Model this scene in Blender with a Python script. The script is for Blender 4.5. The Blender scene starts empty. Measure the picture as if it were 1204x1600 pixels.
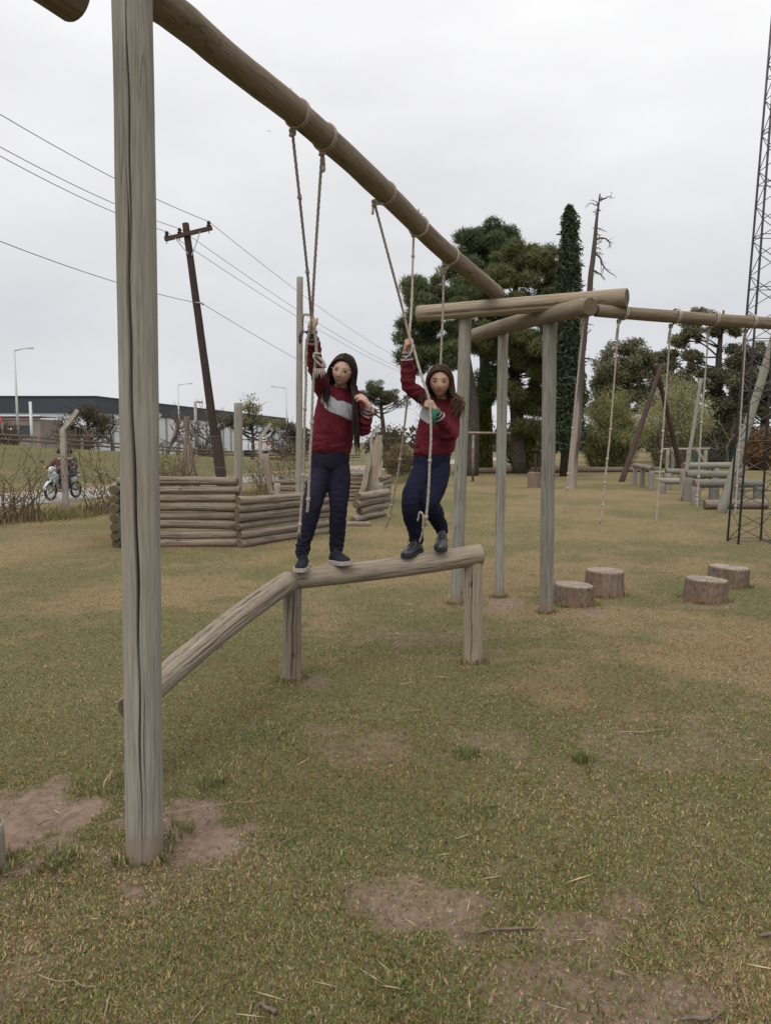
import bpy, bmesh, math, random
import numpy as np
from mathutils import Vector, Matrix, Quaternion

C = bpy.context
SC = C.scene
COL = SC.collection
PI = math.pi

# ------------------------------------------------------------------ camera
cam = bpy.data.objects.new('camera', bpy.data.cameras.new('camera'))
COL.objects.link(cam)
cam.data.sensor_fit = 'VERTICAL'
cam.data.sensor_height = 36.0
cam.data.lens = 25.99
cam.data.clip_start = 0.05
cam.data.clip_end = 2000
cam.location = (0, 0, 1.6)
cam.rotation_euler = (math.radians(90 - 5.44), 0, 0)
SC.camera = cam

# ------------------------------------------------------------------ light
SUN_EL, SUN_AZ = math.radians(55), math.radians(205)
world = bpy.data.worlds.new('World')
SC.world = world
world.use_nodes = True
wn, wl = world.node_tree.nodes, world.node_tree.links
wn.clear()
wout = wn.new('ShaderNodeOutputWorld')
sky = wn.new('ShaderNodeTexSky')
sky.sky_type = 'NISHITA'
sky.sun_disc = False
sky.sun_elevation = SUN_EL
sky.sun_rotation = SUN_AZ
bg1 = wn.new('ShaderNodeBackground')
bg1.inputs[1].default_value = 0.1
wl.new(sky.outputs[0], bg1.inputs[0])
tc = wn.new('ShaderNodeTexCoord')
sep = wn.new('ShaderNodeSeparateXYZ')
wl.new(tc.outputs['Generated'], sep.inputs[0])
mp = wn.new('ShaderNodeMapping')
mp.inputs['Scale'].default_value = (1.6, 1.6, 5.0)
wl.new(tc.outputs['Generated'], mp.inputs[0])
nz = wn.new('ShaderNodeTexNoise')
nz.inputs['Scale'].default_value = 1.7
nz.inputs['Detail'].default_value = 5
nz.inputs['Roughness'].default_value = 0.5
wl.new(mp.outputs[0], nz.inputs['Vector'])
rp = wn.new('ShaderNodeValToRGB')                   # overcast: paler and brighter towards the zenith
el = rp.color_ramp.elements
el[0].position, el[0].color = 0.0, (0.575, 0.577, 0.598, 1)
el[1].position, el[1].color = 0.50, (0.86, 0.857, 0.853, 1)
e = el.new(0.16); e.color = (0.608, 0.611, 0.632, 1)
e = el.new(0.30); e.color = (0.70, 0.698, 0.702, 1)
e = el.new(0.98); e.color = (1.40, 1.39, 1.38, 1)
wl.new(sep.outputs['Z'], rp.inputs[0])
rp2 = wn.new('ShaderNodeValToRGB')
rp2.color_ramp.elements[0].position, rp2.color_ramp.elements[0].color = 0.3, (0.915, 0.915, 0.93, 1)
rp2.color_ramp.elements[1].position, rp2.color_ramp.elements[1].color = 0.7, (1.08, 1.08, 1.08, 1)
wl.new(nz.outputs['Fac'], rp2.inputs[0])
mul = wn.new('ShaderNodeMix'); mul.data_type = 'RGBA'; mul.blend_type = 'MULTIPLY'
mul.inputs['Factor'].default_value = 1.0
wl.new(rp.outputs[0], mul.inputs[6]); wl.new(rp2.outputs[0], mul.inputs[7])
bg2 = wn.new('ShaderNodeBackground')
bg2.inputs[1].default_value = 1.0
wl.new(mul.outputs[2], bg2.inputs[0])
mixs = wn.new('ShaderNodeMixShader')
mixs.inputs[0].default_value = 0.96
wl.new(bg1.outputs[0], mixs.inputs[1]); wl.new(bg2.outputs[0], mixs.inputs[2])
wl.new(mixs.outputs[0], wout.inputs[0])

sun = bpy.data.objects.new('sun', bpy.data.lights.new('sun', 'SUN'))
COL.objects.link(sun)
sun.data.energy = 1.4
sun.data.angle = math.radians(40)
sun.data.color = (1.0, 0.96, 0.9)
sun.rotation_euler = (PI/2 - SUN_EL, 0, PI - SUN_AZ)

SC.view_settings.view_transform = 'Standard'
SC.view_settings.look = 'None'
SC.view_settings.exposure = 0.27
SC.view_settings.gamma = 1.0
SC.view_settings.use_curve_mapping = False
SC.render.engine = 'CYCLES'
SC.cycles.max_bounces = 6
SC.cycles.diffuse_bounces = 3
SC.cycles.transparent_max_bounces = 6
SC.cycles.use_denoising = True

# ------------------------------------------------------------------ helpers
W = {}                                              # world matrix of every object we made

def tag(o, label=None, cat=None, group=None, kind=None):
    if label: o['label'] = label
    if cat: o['category'] = cat
    if group: o['group'] = group
    if kind: o['kind'] = kind
    return o

def attach(o, parent, M):
    COL.objects.link(o)
    W[o.name] = M
    if parent is not None:
        o.parent = parent
        o.matrix_local = W[parent.name].inverted() @ M
    else:
        o.matrix_local = M
    return o

def thing(name, label, cat, loc=(0, 0, 0), group=None):
    o = bpy.data.objects.new(name, None)
    o.empty_display_size = 0.1
    attach(o, None, Matrix.Translation(Vector(loc)))
    return tag(o, label, cat, group)

def mesh_np(name, V, F, mats, cols=None, smooth=False, fm=None):
    V = np.asarray(V, dtype=np.float32).reshape(-1, 3)
    me = bpy.data.meshes.new(name)
    if isinstance(F, np.ndarray):
        n, k = F.shape
        me.vertices.add(len(V)); me.vertices.foreach_set('co', V.ravel())
        me.loops.add(n * k); me.loops.foreach_set('vertex_index', F.astype(np.int32).ravel())
        me.polygons.add(n)
        me.polygons.foreach_set('loop_start', np.arange(0, n * k, k, dtype=np.int32))
        me.update(calc_edges=True)
    else:
        me.from_pydata([tuple(map(float, v)) for v in V], [], F)
        me.update()
    for m in (mats if isinstance(mats, (list, tuple)) else [mats]):
        me.materials.append(m)
    if fm is not None:
        me.polygons.foreach_set('material_index', np.asarray(fm, dtype=np.int32))
    me.polygons.foreach_set('use_smooth', np.full(len(me.polygons), bool(smooth)))
    if cols is not None:
        setcol(me, cols)
    return me

def setcol(me, cols):
    cols = np.asarray(cols, dtype=np.float32)
    if cols.shape[1] == 3:
        cols = np.concatenate([cols, np.ones((len(cols), 1), np.float32)], 1)
    a = me.color_attributes.new('col', 'FLOAT_COLOR', 'POINT')
    a.data.foreach_set('color', cols.ravel())

def put(name, V, F, mats, parent=None, cols=None, smooth=False, fm=None, M=None):
    """A mesh object; V in world coordinates unless M (its own frame) is given."""
    if M is None:
        if parent is not None:
            M = Matrix.Translation(W[parent.name].translation)
        else:
            V = np.asarray(V, dtype=np.float64).reshape(-1, 3)
            c0 = V.mean(0); c0[2] = V[:, 2].min()
            M = Matrix.Translation(Vector(c0))
        V = np.asarray(V, dtype=np.float64).reshape(-1, 3) - np.array(M.translation)
    o = bpy.data.objects.new(name, mesh_np(name, V, F, mats, cols, smooth, fm))
    return attach(o, parent, M)

class Geo:
    """Collects boxes, tubes and so on into one mesh."""
    def __init__(s): s.V, s.F, s.n = [], [], 0
    def add(s, V, F):
        V = np.asarray(V, float).reshape(-1, 3)
        s.V.append(V); s.F += [tuple(i + s.n for i in f) for f in F]; s.n += len(V)
    def box(s, c, size, R=None):
        x, y, z = [k / 2 for k in size]
        P = np.array([(-x,-y,-z),(x,-y,-z),(x,y,-z),(-x,y,-z),(-x,-y,z),(x,-y,z),(x,y,z),(-x,y,z)])
        if R is not None: P = P @ np.array(R.to_3x3()).T
        s.add(P + np.array(c), [(0,3,2,1),(4,5,6,7),(0,1,5,4),(1,2,6,5),(2,3,7,6),(3,0,4,7)])
    def tube(s, pts, rad, n=8, caps=True, twist=0.0, lobes=0, amp=0.0):
        V, F = tube_vf(pts, rad, n, caps, twist, lobes, amp); s.add(V, F)
    def sphere(s, c, r, nu=10, nv=7):
        r = np.array(r if hasattr(r, '__len__') else (r, r, r), float)
        V = [(0, 0, 1)]
        for i in range(1, nv):
            t = PI * i / nv
            V += [(math.sin(t) * math.cos(2*PI*j/nu), math.sin(t) * math.sin(2*PI*j/nu), math.cos(t)) for j in range(nu)]
        V.append((0, 0, -1))
        F = [(0, 1 + j, 1 + (j+1) % nu) for j in range(nu)]
        for i in range(nv - 2):
            for j in range(nu):
                a = 1 + i*nu + j; b = 1 + i*nu + (j+1) % nu
                F.append((a, a + nu, b + nu, b))
        l = len(V) - 1; k = 1 + (nv-2)*nu
        F += [(l, k + (j+1) % nu, k + j) for j in range(nu)]
        s.add(np.array(V) * r + np.array(c), F)
    def torus(s, c, axis, R, r, nu=20, nv=7, sx=1.0, sy=1.0):
        ax = Vector(axis).normalized(); a = ax.orthogonal().normalized(); b = ax.cross(a)
        pts = [np.array(c) + R*(sx*math.cos(2*PI*i/nu)*np.array(a) + sy*math.sin(2*PI*i/nu)*np.array(b)) for i in range(nu)]
        V = []; F = []
        for i, p in enumerate(pts):
            d = Vector(p - np.array(c)).normalized()
            for j in range(nv):
                t = 2*PI*j/nv
                V.append(p + r*(math.cos(t)*np.array(d) + math.sin(t)*np.array(ax)))
        for i in range(nu):
            for j in range(nv):
                F.append((i*nv+j, ((i+1) % nu)*nv+j, ((i+1) % nu)*nv+(j+1) % nv, i*nv+(j+1) % nv))
        s.add(V, F)
    def out(s, name, mat, parent=None, smooth=False, M=None, cols=None):
        return put(name, np.concatenate(s.V), s.F, mat, parent, cols, smooth, None, M)

def frames(P):
    P = np.asarray(P, float); T = np.gradient(P, axis=0)
    T /= np.linalg.norm(T, axis=1)[:, None] + 1e-12
    a = np.array(Vector(T[0]).orthogonal().normalized()); A_, B_ = [], []
    for t in T:
        a = a - t * a.dot(t); l = np.linalg.norm(a)
        a = a / l if l > 1e-6 else np.array(Vector(t).orthogonal().normalized())
        A_.append(a); B_.append(np.cross(t, a))
    return T, np.array(A_), np.array(B_)

def tube_vf(pts, rad, n=8, caps=True, twist=0.0, lobes=0, amp=0.0):
    P = np.asarray(pts, float); m = len(P)
    R = np.full(m, rad, float) if not hasattr(rad, '__len__') else np.asarray(rad, float)
    T, A_, B_ = frames(P)
    L = np.concatenate([[0], np.cumsum(np.linalg.norm(np.diff(P, axis=0), axis=1))])
    th = np.arange(n) * 2 * PI / n
    TH = th[None, :] + twist * L[:, None]
    RR = R[:, None] * (1 + (amp * np.cos(lobes * th)[None, :] if lobes else 0))
    V = P[:, None] + RR[..., None] * (np.cos(TH)[..., None] * A_[:, None] + np.sin(TH)[..., None] * B_[:, None])
    V = V.reshape(-1, 3); F = []
    for i in range(m - 1):
        for j in range(n):
            k = (j + 1) % n
            F.append((i*n+j, i*n+k, (i+1)*n+k, (i+1)*n+j))
    if caps:
        F.append(tuple(range(n-1, -1, -1))); F.append(tuple((m-1)*n + j for j in range(n)))
    return V, F

def spline(pts, k=6):
    """Catmull-Rom through rows of pts (any width)."""
    P = np.asarray(pts, float)
    Q = np.vstack([2*P[0]-P[1], P, 2*P[-1]-P[-2]]); out = []
    for i in range(1, len(Q) - 2):
        for t in np.linspace(0, 1, k, endpoint=False):
            out.append(0.5*((2*Q[i]) + (-Q[i-1]+Q[i+1])*t + (2*Q[i-1]-5*Q[i]+4*Q[i+1]-Q[i+2])*t*t + (-Q[i-1]+3*Q[i]-3*Q[i+1]+Q[i+2])*t**3))
    out.append(P[-1])
    return np.array(out)

def _h(ix, iy, iz, seed):
    n = (ix * 374761393 + iy * 668265263 + iz * 1440662683 + seed * 974634221) & 0xffffffff
    n = ((n ^ (n >> 13)) * 1274126177) & 0xffffffff
    return ((n ^ (n >> 16)) & 0xffff) / 65535.0

def vnoise(P, scale=1.0, seed=0):
    P = np.asarray(P, float) * scale
    if P.shape[1] == 2: P = np.concatenate([P, np.zeros((len(P), 1))], 1)
    I = np.floor(P).astype(np.int64); f = P - I; f = f*f*(3-2*f)
    r = 0
    for dx in (0, 1):
        for dy in (0, 1):
            for dz in (0, 1):
                w = (f[:,0] if dx else 1-f[:,0]) * (f[:,1] if dy else 1-f[:,1]) * (f[:,2] if dz else 1-f[:,2])
                r = r + w * _h(I[:,0]+dx, I[:,1]+dy, I[:,2]+dz, seed)
    return r

def fbm(P, scale=1.0, seed=0, octv=4):
    r, a, t = 0, 1.0, 0
    for o in range(octv):
        r = r + a * vnoise(P, scale * 2**o, seed + o); t += a; a *= 0.5
    return r / t

def sstep(a, b, x):
    t = np.clip((x - a) / (b - a), 0, 1); return t*t*(3-2*t)

# ------------------------------------------------------------------ materials
class NT:
    def __init__(s, name):
        s.m = bpy.data.materials.new(name); s.m.use_nodes = True
        s.n, s.l = s.m.node_tree.nodes, s.m.node_tree.links
        s.b = s.n['Principled BSDF']
        s.b.inputs['Roughness'].default_value = 0.9
        s.b.inputs['Specular IOR Level'].default_value = 0.2
    def new(s, t, **kw):
        x = s.n.new(t)
        for k, v in kw.items(): setattr(x, k, v)
        return x
    def link(s, a, b): s.l.new(a, b)
    def noise(s, vec, scale, detail=4, rough=0.55):
        x = s.new('ShaderNodeTexNoise'); x.inputs['Scale'].default_value = scale
        x.inputs['Detail'].default_value = detail; x.inputs['Roughness'].default_value = rough
        if vec is not None: s.link(vec, x.inputs['Vector'])
        return x.outputs['Fac']
    def ramp(s, fac, stops):
        x = s.new('ShaderNodeValToRGB'); e = x.color_ramp.elements
        while len(e) < len(stops): e.new(0.5)
        for q, (p, c) in zip(e, stops):
            q.position = p; q.color = (c[0], c[1], c[2], 1) if hasattr(c, '__len__') else (c, c, c, 1)
        s.link(fac, x.inputs[0]); return x.outputs[0]
    def mix(s, f, a, b, mode='MIX'):
        x = s.new('ShaderNodeMix', data_type='RGBA', blend_type=mode)
        for v, k in ((f, 0), (a, 6), (b, 7)):
            if hasattr(v, 'is_output'): s.link(v, x.inputs[k])
            elif k == 0: x.inputs[0].default_value = v
            else: x.inputs[k].default_value = (*v, 1) if len(v) == 3 else v
        return x.outputs[2]
    def math(s, op, a, b=None):
        x = s.new('ShaderNodeMath', operation=op)
        for v, k in ((a, 0), (b, 1)):
            if v is None: continue
            if hasattr(v, 'is_output'): s.link(v, x.inputs[k])
            else: x.inputs[k].default_value = v
        return x.outputs[0]
    def mapping(s, vec, scale):
        x = s.new('ShaderNodeMapping'); x.inputs['Scale'].default_value = scale
        s.link(vec, x.inputs['Vector']); return x.outputs[0]
    def bump(s, h, strength=0.4, dist=0.01):
        x = s.new('ShaderNodeBump'); x.inputs['Strength'].default_value = strength
        x.inputs['Distance'].default_value = dist; s.link(h, x.inputs['Height'])
        s.link(x.outputs[0], s.b.inputs['Normal'])
    def col(s, c):
        if hasattr(c, 'is_output'): s.link(c, s.b.inputs['Base Color'])
        else: s.b.inputs['Base Color'].default_value = (*c, 1)

def objco(t):
    tc = t.new('ShaderNodeTexCoord'); oi = t.new('ShaderNodeObjectInfo')
    a = t.new('ShaderNodeVectorMath', operation='ADD'); b = t.new('ShaderNodeVectorMath', operation='SCALE')
    b.inputs[0].default_value = (37.1, 19.7, 53.3); t.link(oi.outputs['Random'], b.inputs['Scale'])
    t.link(tc.outputs['Object'], a.inputs[0]); t.link(b.outputs[0], a.inputs[1])
    return a.outputs[0], oi.outputs['Random'], tc.outputs['Object']

def wood_mat(name, light, dark, tint2=None, soil=(0.22, 0.125, 0.07), soil_h=0.16, crack=0.6, green=None):
    t = NT(name)
    v, rnd, _ = objco(t)
    streak = t.noise(t.mapping(v, (1, 1, 0.035)), 95, 8, 0.7)
    wide = t.noise(t.mapping(v, (1, 1, 0.12)), 13, 4)
    fine = t.noise(t.mapping(v, (1, 1, 0.018)), 330, 4, 0.6)
    blotch = t.noise(v, 3.2, 3)
    c = t.ramp(streak, [(0.28, dark), (0.55, [(a+b)/2*1.05 for a, b in zip(light, dark)]), (0.75, light)])
    c = t.mix(t.ramp(fine, [(0.36, 0.55), (0.5, 0.0)]), c, [k*0.55 for k in dark])
    if tint2 is None: tint2 = (dark[0]*1.25, dark[1]*1.1, dark[2]*0.95)
    c = t.mix(t.ramp(wide, [(0.45, 0), (0.72, 0.5)]), c, tint2)
    if green is not None:
        c = t.mix(t.ramp(blotch, [(0.48, 0), (0.66, 0.5)]), c, green)
    hs = t.new('ShaderNodeHueSaturation'); t.link(c, hs.inputs['Color'])
    t.link(t.math('ADD', t.math('MULTIPLY', rnd, 0.38), 0.82), hs.inputs['Value']); c = hs.outputs[0]
    chk = t.noise(t.mapping(v, (1, 1, 0.022)), 26, 2, 0.4)             # fine drying checks
    chk = t.math('ABSOLUTE', t.math('SUBTRACT', chk, 0.5))
    chkm = t.ramp(chk, [(0.0, 1), (0.012, 0)])
    gate = t.ramp(t.noise(v, 5, 2), [(0.47, 0), (0.56, crack)])
    ck = t.math('MULTIPLY', chkm, gate)
    c = t.mix(ck, c, (0.018, 0.014, 0.011))
    kn = t.new('ShaderNodeTexVoronoi'); kn.inputs['Scale'].default_value = 4.2; kn.inputs['Randomness'].default_value = 1
    t.link(t.mapping(v, (1, 1, 0.55)), kn.inputs['Vector'])
    c = t.mix(t.ramp(kn.outputs['Distance'], [(0.03, 0.85), (0.085, 0)]), c, (0.045, 0.028, 0.018))
    if soil is not None:
        g = t.new('ShaderNodeNewGeometry'); sp = t.new('ShaderNodeSeparateXYZ'); t.link(g.outputs['Position'], sp.inputs[0])
        zz = t.math('ADD', sp.outputs['Z'], t.math('MULTIPLY', t.math('SUBTRACT', t.noise(v, 14, 4), 0.5), 0.14))
        c = t.mix(t.ramp(t.math('DIVIDE', zz, soil_h*2), [(0.0, 0.75), (0.3, 0.5), (0.56, 0)]), c, soil)
    t.col(c)
    hgt = t.math('SUBTRACT', t.math('ADD', t.math('ADD', t.math('MULTIPLY', streak, 0.6), t.math('MULTIPLY', fine, 0.35)), t.math('MULTIPLY', wide, 0.5)), t.math('MULTIPLY', ck, 1.0))
    t.bump(hgt, 0.7, 0.008)
    return t.m

def end_mat(name, light, dark):
    t = NT(name); v, rnd, o = objco(t)
    sp = t.new('ShaderNodeSeparateXYZ'); t.link(o, sp.inputs[0])
    rr = t.math('SQRT', t.math('ADD', t.math('POWER', sp.outputs[0], 2), t.math('POWER', sp.outputs[1], 2)))
    rr = t.math('ADD', rr, t.math('MULTIPLY', t.noise(v, 18, 3), 0.02))
    ring = t.math('SINE', t.math('MULTIPLY', rr, 760))
    c = t.ramp(ring, [(0.0, dark), (0.8, light)])
    an = t.math('ARCTAN2', sp.outputs[1], sp.outputs[0])
    ra = t.new('ShaderNodeCombineXYZ'); t.link(t.math('MULTIPLY', an, 1.0), ra.inputs[0]); t.link(t.math('MULTIPLY', rnd, 50), ra.inputs[1])
    rad = t.noise(ra.outputs[0], 4.5, 3)
    c = t.mix(t.ramp(t.math('ABSOLUTE', t.math('SUBTRACT', rad, 0.5)), [(0.0, 0.9), (0.03, 0)]), c, (0.02, 0.014, 0.01))
    c = t.mix(t.ramp(t.noise(v, 9, 4), [(0.4, 0), (0.75, 0.6)]), c, [k*0.55 for k in dark])
    t.col(c); t.bump(ring, 0.3, 0.003)
    return t.m

def plain(name, c, rough=0.8, metal=0.0, var=0.25, scale=12, bump=0.0, spec=0.3):
    t = NT(name); v, rnd, _ = objco(t)
    n = t.noise(v, scale, 5)
    t.col(t.ramp(n, [(0.3, [k*(1-var) for k in c]), (0.7, [min(1, k*(1+var)) for k in c])]))
    t.b.inputs['Roughness'].default_value = rough; t.b.inputs['Metallic'].default_value = metal
    t.b.inputs['Specular IOR Level'].default_value = spec
    if bump: t.bump(n, bump, 0.01)
    return t.m

def leaf_mat(name, trans=0.25, rough=0.75):
    t = NT(name)
    a = t.new('ShaderNodeAttribute', attribute_name='col')
    t.col(a.outputs['Color']); t.b.inputs['Roughness'].default_value = rough
    t.b.inputs['Specular IOR Level'].default_value = 0.15
    tr = t.new('ShaderNodeBsdfTranslucent'); t.link(a.outputs['Color'], tr.inputs[0])
    mx = t.new('ShaderNodeMixShader'); mx.inputs[0].default_value = trans
    t.link(t.b.outputs[0], mx.inputs[1]); t.link(tr.outputs[0], mx.inputs[2])
    t.link(mx.outputs[0], t.n['Material Output'].inputs[0])
    return t.m

def cloth_mat(name, rough=0.92, bscale=260, base=None, knit=0.25):
    t = NT(name); tc = t.new('ShaderNodeTexCoord')
    n = t.noise(tc.outputs['Object'], bscale, 3); n2 = t.noise(tc.outputs['Object'], 9, 4)
    if base is None:
        a = t.new('ShaderNodeAttribute', attribute_name='col'); c = a.outputs['Color']
    else: c = base
    pass
    if not hasattr(c, 'is_output'):
        c = t.ramp(n2, [(0.3, [k*0.85 for k in c]), (0.7, [k*1.15 for k in c])])
    t.col(c); t.b.inputs['Roughness'].default_value = rough
    t.b.inputs['Sheen Weight'].default_value = 0.0; t.b.inputs['Specular IOR Level'].default_value = 0.15
    t.bump(n, knit, 0.002)
    return t.m

def skin_mat():
    t = NT('skin'); a = t.new('ShaderNodeAttribute', attribute_name='col')
    t.col(a.outputs['Color']); t.b.inputs['Roughness'].default_value = 0.5
    t.b.inputs['Specular IOR Level'].default_value = 0.35
    t.b.inputs['Subsurface Weight'].default_value = 0.12; t.b.inputs['Subsurface Radius'].default_value = (0.01, 0.004, 0.002)
    t.b.inputs['Subsurface Scale'].default_value = 0.5
    return t.m

M = {}
M['post'] = wood_mat('weathered_post_wood', (0.355, 0.333, 0.29), (0.19, 0.177, 0.152), soil=(0.20, 0.145, 0.10), soil_h=0.12, crack=0.35)
M['greypost'] = wood_mat('grey_green_post_wood', (0.37, 0.355, 0.31), (0.17, 0.16, 0.135), green=(0.25, 0.24, 0.195), soil=(0.24, 0.16, 0.11), soil_h=0.10)
M['beam'] = wood_mat('old_beam_wood', (0.26, 0.218, 0.165), (0.11, 0.085, 0.06), soil=None)
M['cross'] = wood_mat('pale_cross_log_wood', (0.34, 0.29, 0.22), (0.16, 0.13, 0.093), soil=None)
M['balance'] = wood_mat('worn_balance_wood', (0.40, 0.345, 0.275), (0.18, 0.148, 0.115), soil=None)
M['hurdle'] = wood_mat('grey_hurdle_wood', (0.30, 0.28, 0.25), (0.14, 0.128, 0.112), soil=(0.22, 0.16, 0.11), soil_h=0.06)
M['fort'] = wood_mat('fort_log_wood', (0.35, 0.295, 0.235), (0.12, 0.097, 0.075), soil=(0.2, 0.12, 0.08), soil_h=0.05, crack=0.9)
M['stump'] = wood_mat('stump_wood', (0.33, 0.255, 0.20), (0.11, 0.076, 0.058), soil=(0.2, 0.12, 0.08), soil_h=0.055, crack=1.0)
M['darkpole'] = wood_mat('dark_creosote_wood', (0.095, 0.066, 0.055), (0.036, 0.025, 0.021), soil=None)
M['end'] = end_mat('log_end_grain', (0.185, 0.14, 0.10), (0.125, 0.092, 0.063))
M['endgrey'] = end_mat('stump_end_grain', (0.42, 0.36, 0.30), (0.24, 0.195, 0.155))
M['rope'] = plain('hemp_rope', (0.36, 0.315, 0.27), 0.95, var=0.3, scale=60, bump=0.3)
M['ropedark'] = plain('old_hemp_rope', (0.28, 0.23, 0.20), 0.95, var=0.3, scale=60, bump=0.3)
M['leaf'] = leaf_mat('foliage')
M['grass'] = leaf_mat('grass_blades', 0.3)
M['bark'] = plain('tree_bark', (0.055, 0.043, 0.035), 0.95, var=0.4, scale=6, bump=0.5)
M['palebark'] = plain('dead_bark', (0.20, 0.155, 0.125), 0.95, var=0.45, scale=3, bump=0.5)
M['twig'] = plain('bare_twigs', (0.10, 0.08, 0.068), 0.95, var=0.3)
M['drytwig'] = plain('dry_vine', (0.115, 0.085, 0.062), 0.95, var=0.35)
M['concrete'] = plain('concrete_post', (0.30, 0.265, 0.23), 0.92, var=0.22, scale=9, bump=0.3)
M['steel'] = plain('galvanised_steel', (0.38, 0.39, 0.40), 0.5, 0.6, var=0.1)
M['pole'] = plain('painted_lamp_pole', (0.45, 0.46, 0.47), 0.5, 0.2, var=0.08)
M['tower'] = plain('dark_painted_steel', (0.075, 0.07, 0.078), 0.55, 0.2, var=0.3)
M['asphalt'] = plain('old_asphalt', (0.27, 0.255, 0.245), 0.95, var=0.15, scale=1.5, bump=0.2)
M['wire'] = plain('cable', (0.16, 0.16, 0.17), 0.6, var=0.1)
M['white'] = plain('white_panel', (0.62, 0.63, 0.66), 0.7, var=0.06, scale=0.3)
M['roof'] = plain('dark_roof_sheet', (0.045, 0.05, 0.062), 0.6, var=0.2, scale=0.25)
M['brick'] = plain('brown_render', (0.22, 0.185, 0.17), 0.9, var=0.12, scale=0.8)
M['black'] = plain('black_rubber', (0.022, 0.022, 0.024), 0.7, var=0.2)
M['teal'] = plain('pale_teal_paint', (0.40, 0.46, 0.46), 0.35, 0.0, var=0.08, spec=0.5)
M['lamp'] = plain('headlight_glass', (0.8, 0.78, 0.72), 0.2, 0.0, var=0.05, spec=0.6)
M['redline'] = plain('faded_red_line', (0.22, 0.09, 0.085), 0.8, var=0.2)
M['red'] = plain('red_sign_paint', (0.36, 0.035, 0.04), 0.6, var=0.1)
M['signwhite'] = plain('white_sign_paint', (0.7, 0.68, 0.66), 0.6, var=0.05)
M['greenpaint'] = plain('green_board', (0.035, 0.085, 0.068), 0.8, var=0.25, scale=2)
M['straw'] = plain('straw', (0.28, 0.22, 0.14), 0.9, var=0.2)
M['stick'] = plain('fallen_stick', (0.13, 0.095, 0.075), 0.95, var=0.35, scale=20)

# ------------------------------------------------------------------ logs
LOGS = 0
def log(name, p0, p1, r0, r1=None, mat='post', parent=None, bend=(0, 0, 0), nseg=14, nring=10, cracks=(), wob=0.06, seed=None, endm='end', axis=None, chamfer=0.08):
    """A peeled log from p0 to p1 with uneven girth, a bow, drying cracks and sawn ends."""
    global LOGS
    LOGS += 1
    seed = LOGS if seed is None else seed
    r1 = r0 if r1 is None else r1
    p0, p1 = Vector(p0), Vector(p1)
    d = p1 - p0; L = d.length
    q = d.to_track_quat('Z', 'Y')
    Mx = Matrix.Translation(p0) @ q.to_matrix().to_4x4()
    if axis is not None:                             # bent centre line given in world points
        inv = Mx.inverted(); ap = spline([tuple(inv @ Vector(a)) for a in axis], max(2, nring // (len(axis)-1)))
        nring = len(ap) - 1
    bl = q.inverted() @ Vector(bend)
    th = np.arange(nseg) * 2 * PI / nseg
    va = q.inverted() @ Vector((0, -1, 0)); vb = q.inverted() @ (Vector((0, 0, 1)) if abs(d.normalized().z) < 0.6 else Vector((1, 0, 0)))
    a_c = math.atan2(va.y, va.x); a_s = math.atan2(vb.y, vb.x); sg = 1 if math.sin(a_s - a_c) > 0 else -1
    cracks = [(a_c + sg*c_[0], sg*c_[1]) + tuple(c_[2:]) for c_ in cracks]
    V = []
    def ring(t, k=1.0, dz=0.0):
        r = r0 + (r1 - r0) * t
        N = np.stack([np.cos(th)*1.3 + seed*7.3, np.sin(th)*1.3, np.full(nseg, t * L / 0.35)], 1)
        rr = r * (1 + wob * 2 * (fbm(N, 1.0, seed, 3) - 0.5))
        for (a0, drift, t0, t1, wid, dep) in cracks:
            if t0 <= t <= t1:
                aa = a0 + drift * (t - t0) + 0.05 * math.sin(t * 17 + seed) + 0.03*math.sin(t*53)
                da = (th - aa + PI) % (2*PI) - PI
                env = min(1, (t - t0) * 8, (t1 - t) * 8 + 0.05)
                rr = rr - dep * env * np.exp(-((da * r / (wid*max(env, .3)))**2)**1.5)
        if axis is not None:
            c = ap[min(len(ap)-1, int(round(t * (len(ap)-1))))]
        else:
            c = np.array(bl) * 4 * t * (1 - t) + np.array((0, 0, t * L))
        return np.stack([c[0] + k*rr*np.cos(th), c[1] + k*rr*np.sin(th), np.full(nseg, c[2] + dz)], 1)
    ts = np.linspace(0, 1, nring + 1)
    ch = min(chamfer * r0, 0.012)
    V.append(ring(0, 1 - chamfer, 0)); ts2 = list(ts); 
    for t in ts2: V.append(ring(t, 1, ch if t == 0 else (-ch if t == 1 else 0)))
    V.append(ring(1, 1 - chamfer, 0))
    m = len(V); V = np.concatenate(V); n = nseg
    c0 = V[:n].mean(0); c1 = V[-n:].mean(0)
    V = np.vstack([V, c0, c1]); F = []; fm = []
    for i in range(m - 1):
        for j in range(n):
            k = (j+1) % n; F.append((i*n+j, i*n+k, (i+1)*n+k, (i+1)*n+j)); fm.append(0)
    for j in range(n):
        k = (j+1) % n
        F.append((m*n, k, j)); fm.append(1); F.append((m*n+1, (m-1)*n+j, (m-1)*n+k)); fm.append(1)
    o = put(name, V, F, [M[mat], M[endm]], parent, None, True, fm, Mx)
    me = o.data
    for p in me.polygons:
        if p.material_index == 1: p.use_smooth = False
    return o

# ------------------------------------------------------------------ ground
def bankh(x, y):
    """Roadside bank: distance to the left of the lane's near edge, measured across it."""
    u = ((-(x + 9.0)) * 0.90 + (y - 18.6) * 0.43)
    along = (x + 9.0) * 0.43 + (y - 18.6) * 0.90
    top = np.clip(1.62 - 0.058 * (along - 5), 0.12, 1.7)
    return top * sstep(5.0, 10.5, u) * sstep(-12, -4, along*0 + 5)

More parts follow.
